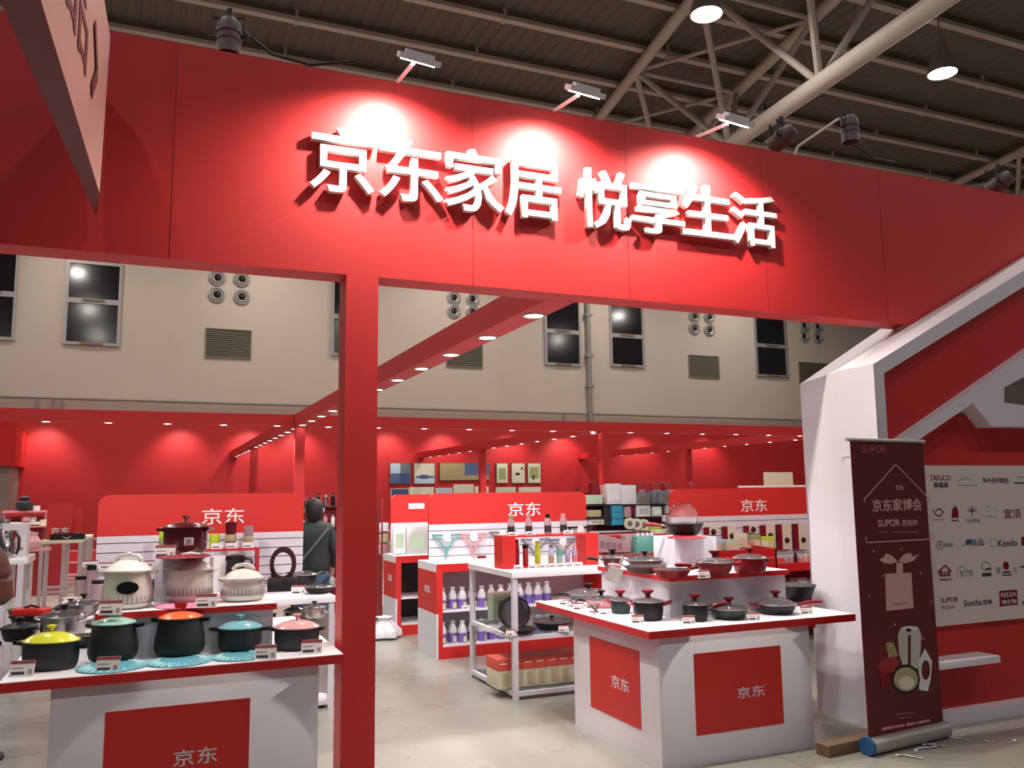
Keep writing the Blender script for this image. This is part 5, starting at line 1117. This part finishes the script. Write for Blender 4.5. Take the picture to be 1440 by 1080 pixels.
be = [(0, 1), (1, 2), (2, 3), (3, 4), (4, 5), (5, 6), (6, 7), (3, 8), (8, 9), (9, 10), (10, 11), (3, 12), (12, 13), (13, 14), (14, 15), (0, 16), (16, 17), (17, 18), (18, 19), (0, 20), (20, 21), (21, 22), (22, 23)]
brr = [(.15, .10), (.14, .09), (.16, .10), (.13, .08), .055, .055, (.075, .09), (.06, .07), .05, .04, .03, .03, .05, .04, .03, .03, .08, .055, .04, .03, .08, .055, .04, .03]
part('body', skin('body', bp, be, brr, 'skin'), T)
cp = [(0, 0, .86), (0, 0, 1.08), (0, 0, 1.25), (0, .005, 1.38), (0, .012, 1.49), (-.17, 0, 1.38), (-.235, 0, 1.12), (-.215, .10, .96), (.17, 0, 1.38), (.235, 0, 1.12), (.215, .10, .96)]
part('jacket', skin('jacket', cp, [(0, 1), (1, 2), (2, 3), (3, 4), (3, 5), (5, 6), (6, 7), (3, 8), (8, 9), (9, 10)], [(.20, .15), (.18, .135), (.185, .13), (.15, .105), (.085, .09), .065, .056, .046, .065, .056, .046], 'coat'), T)
jp = [(0, 0, .92), (-.09, 0, .84), (-.10, .01, .48), (-.10, -.02, .12), (.09, 0, .84), (.10, .01, .48), (.10, -.02, .12)]
part('jeans', skin('jeans', jp, [(0, 1), (1, 2), (2, 3), (0, 4), (4, 5), (5, 6)], [(.165, .115), (.1, .1), .068, .056, (.1, .1), .068, .056], 'jeans'), T)
v = MB(); v.lathe([(0, -.15), (.045, -.145), (.078, -.10), (.093, -.02), (.094, .04), (.072, .09), (.032, .115), (0, .118)], 'hair', 18, c=(0, .005, 1.605), sy=1.12); part('hair', v, T)
v = MB()
for s in (-1, 1): v.lathe([(0, -.03), (.016, -.01), (.016, .015), (0, .03)], 'skin', 8, c=(s*.098, .035, 1.585))
part('ear', v, T)
v = MB()
for s in (-1, 1): v.rbox(s*.10-.05, s*.10+.05, -.09, .19, 0, .07, 'matblack', .04)
part('shoe', v, T); v = MB(); v.tube([(.16, -.13, 1.40), (0, -.16, 1.2), (-.17, -.14, 1.0)], .012, 'greyplast', 6); part('bag_strap', v, T)

# ------------------------------------------------------------------ left background
LY = 15.0
def at(px, py, Y): return oy(px, py, Y)
# red logo board with basket
a, b_ = at(64, 762, 14.2), at(103, 708, 14.2)
t = thing('header_board', 'small red square board with white lettering far back on the left', 'display board', (a.x, 14.2, a.z)); w, h = b_.x-a.x, b_.z-a.z
v = MB(); v.box(0, w, 0, .04, 0, h, 'redboard'); part('board', v, t)
q0, q1 = at(71, 753, 14.2), at(98, 741, 14.2); lettering('lettering', '京东', t, q0.x-a.x, q1.x-a.x, q0.z-a.z, q1.z-a.z, -.002, 'letter', .004, .006, .4)
v = MB(); a2 = at(103, 715, 14.3); b2 = at(114, 762, 14.3); v.box(0, b2.x-a2.x, 0, .04, 0, a2.z-b2.z, 'redboard'); solo('side_board', v, 'narrow red board just behind the right edge of the small lettered board', 'display board', (a2.x, 14.3, b2.z))
tz = at(85, 760, 13.8).z
x0, x1 = at(56, 762, 13.8).x, at(116, 762, 13.8).x
def ftable(label, x0, x1, y0, y1, h, m='pink'):
    t = thing('display_table', label, 'table', (x0, y0, 0)); w, d = x1-x0, y1-y0; e = .05
    v = MB(); v.rbox(0, w, 0, d, h-.04, h, 'cream', .004); part('tabletop', v, t)
    for x in (0, w-e):
        for y in (0, d-e): v = MB(); v.box(x, x+e, y, y+e, 0, h-.04, 'whitedim'); part('leg', v, t)
    for yy in (0, d-e): v = MB(); v.box(e, w-e, yy, yy+e, .42, .46, 'whitedim'); part('rail', v, t)
    return t
ftable('pale frame table carrying the black basket far back on the left', x0, x1, 13.8, 14.6, tz)
x0b, x1b = at(88, 755, 15.2), at(127, 755, 15.2); ftable('pale frame table behind the basket table', x0b.x, x1b.x, 15.2, 16.0, x0b.z)
p = at(94, 759, 13.95); t = thing('wire_basket', 'black basket of small goods on the far left table', 'basket', (p.x, 13.95, tz)); v = MB()
v.box(-.20, .20, 0, .3, 0, .02, 'black'); v.box(-.22, .22, -.01, .005, 0, .08, 'black'); v.box(-.22, -.20, 0, .3, 0, .08, 'black'); v.box(.20, .22, 0, .3, 0, .08, 'black'); v.box(-.22, .22, .3, .31, 0, .08, 'black'); part('basket_body', v, t)
v = MB(); 
for k in range(9): v.lathe([(0, 0), (.03, .01), (.035, .04), (0, .07)], 'maroon', 8, c=(-.16+.04*k, .1+.05*(k % 3), .04))
part('goods', v, t, kind='stuff'); v = MB(); v.tube([(-.05, -.02, .05), (0, -.03, .02), (.05, -.02, .05)], .008, 'chrome', 6); part('handle', v, t)
# low red platform and steps
a = oz(38, 818); b_ = oz(210, 818)
t = thing('stepped_stand', 'low red stepped stand with pale edges far back on the left', 'display stand', (-2.6, 19.6, 0))
for k in range(4): v = MB(); v.box(0, 2.9, k*.35, 1.6, k*.22, k*.22+.20, 'red' if k % 2 == 0 else 'reddark'); part('step', v, t); v = MB(); v.box(0, 2.9, k*.35-.01, 1.6, k*.22+.20, k*.22+.22, 'dustpink'); part('step_edge', v, t)
# wall shelves with small goods (left)
for i, (y, xa, xb) in enumerate(((719, 3, 64), (740, 20, 64))):
    A, B_ = at(xa, y, 17.6), at(xb, y, 17.6); t = thing('wall_shelf', 'pale narrow shelf at the far left, %s one' % ['upper', 'lower'][i], 'shelf', (A.x, 17.6, A.z)); v = MB(); v.box(0, B_.x-A.x, 0, .3, -.03, 0, 'dustpink'); part('board', v, t); v = MB(); v.box(0, .03, .2, .3, -A.z, -.03, 'dustpink'); v.box(B_.x-A.x-.03, B_.x-A.x, .2, .3, -A.z, -.03, 'dustpink'); part('support', v, t)
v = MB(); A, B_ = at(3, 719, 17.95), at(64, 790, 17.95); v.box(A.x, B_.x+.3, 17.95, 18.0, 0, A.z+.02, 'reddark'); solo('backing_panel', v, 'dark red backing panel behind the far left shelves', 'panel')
def far_obj(label, px, py, Y, prof, m, cat, name, sc=1):
    p = at(px, py, Y); v = MB(); v.lathe([(r*sc, z*sc) for r, z in prof], m, 14); solo(name, v, label, cat, p)
far_obj('dark green pot with red flower top on the upper far left shelf', 34, 719, 17.7, [(.1, 0), (.14, .05), (.14, .16), (.06, .2), (.1, .24), (0, .28)], 'charcoal', 'pot', 'casserole')
far_obj('small white cup on the upper far left shelf', 51, 719, 17.7, [(.05, 0), (.06, .01), (.06, .1), (0, .1)], 'bagwhite', 'cup', 'cup')
far_obj('small pale teapot on the lower far left shelf, left', 37, 735, 17.7, [(.05, 0), (.09, .04), (.08, .1), (.02, .13), (0, .14)], 'dustpink', 'teapot', 'teapot')
far_obj('small white cup on the lower far left shelf', 46, 735, 17.7, [(.05, 0), (.06, .01), (.06, .1), (0, .1)], 'bagwhite', 'cup', 'cup')
far_obj('white cup at the right end of the lower far left shelf', 61, 740, 17.7, [(.06, 0), (.07, .01), (.07, .12), (0, .12)], 'cream', 'cup', 'cup')
v = MB(); p = at(40, 738, 17.65); v.rbox(-.35, .35, 0, .25, 0, .05, 'cream', .02); solo('serving_tray', v, 'pale tray on the lower far left shelf', 'tray', p)
# white appliance stand at the left edge
AY = 9.2
A, B_ = at(8, 785, AY), at(39, 785, AY)
t = thing('frame_stand', 'white frame stand at the left edge carrying appliances', 'table', (A.x-.9, AY, 0)); w = B_.x-A.x+.9; h = A.z
v = MB(); v.rbox(0, w, 0, .6, h-.06, h, 'whitetop', .004); part('tabletop', v, t)
for x in (.3, w-.22, w-.08):
    for y in (0, .55): v = MB(); v.box(x, x+.05, y, y+.05, 0, h-.06, 'white'); part('leg', v, t)
for z in (.03, .42): v = MB(); v.box(.3, w-.03, 0, .04, z, z+.04, 'white'); part('rail', v, t); v = MB(); v.box(w-.07, w-.03, .041, .549, z, z+.04, 'white'); part('rail', v, t)
s = pxm(A)
t = thing('water_boiler', 'white square appliance frame holding a steel kettle at the left edge', 'appliance', (at(17, 783, AY).x, AY+.1, h)); v = MB()
v.box(.02, .10, 0, .2, 0, .31, 'white'); v.box(-.10, .02, 0, .2, .25, .31, 'white'); part('housing', v, t)
v = MB(); v.lathe([(.06, 0), (.07, .02), (.055, .14), (.03, .17), (.05, .2), (0, .21)], 'steel', 18, c=(-.07, .06, .02)); part('kettle', v, t)
v = MB(); v.tube([(.01, -.01, .22), (.04, -.02, .18), (.04, -.02, .08), (.02, -.01, .03)], .012, 'black', 6); part('handle', v, t); v = MB(); v.box(.03, .09, -.003, 0, .04, .2, 'card'); v.box(.045, .075, -.005, -.003, .06, .09, 'picgreen'); part('label', v, t)
far_obj('steel flask with black cap at the very left edge above the stand', 3, 783, 9.6, [(.07, 0), (.08, .02), (.08, .28), (.05, .32), (.055, .36), (0, .36)], 'steel', 'flask', 'steel_flask')
# leather bag, left edge
t = thing('leather_bag', 'brown leather bag shape cut by the left picture edge', 'bag', (-.80, 6.9, 0)); a = at(14, 850, 6.95)
t.location = (a.x-.16, 6.95, 0)
zt, zm, zb2 = at(5, 766, 6.95).z, at(10, 812, 6.95).z, at(10, 850, 6.95).z
v = MB(); v.lathe([(.13, zb2), (.18, zb2+.05), (.17, zm-.02), (.14, zm), (.16, zm+.03), (.13, zt-.08), (.07, zt), (0, zt+.01)], 'leather', 20, sy=.7); part('bag_body', v, t)
v = MB(); v.tube([(-.05, 0, zb2), (-.05, 0, 0)], .02, 'charcoal', 8); v.lathe([(.18, 0), (.18, .02), (0, .03)], 'charcoal', 18); part('stand', v, t)
# small lamps of pink goods on a tray near the stand
p = at(48, 772, 11.5); t = thing('pink_tray', 'pink tray of rosy glassware on a stand at the left', 'tray', (p.x, 11.5, 0)); v = MB(); v.rbox(-.28, .16, 0, .3, p.z-.03, p.z, 'dustpink', .03); part('tray_board', v, t)
v = MB(); v.box(-.10, -.02, .1, .2, 0, p.z-.03, 'pink'); part('pedestal', v, t)
for i, (x, m, sc) in enumerate(((28, 'dustpink', 1), (36, 'pink', 1.2), (46, 'pink', 1.1), (33, 'ceramicband', .9))):
    far_obj('rosy glass vessel on the pink tray, %s' % ordn[i], x, 772, 11.55+.08*(i % 2), [(.05, 0), (.07, .02), (.08, .08), (.04, .14), (.05, .17), (0, .18)], m, 'glassware', 'glass_vessel', sc)
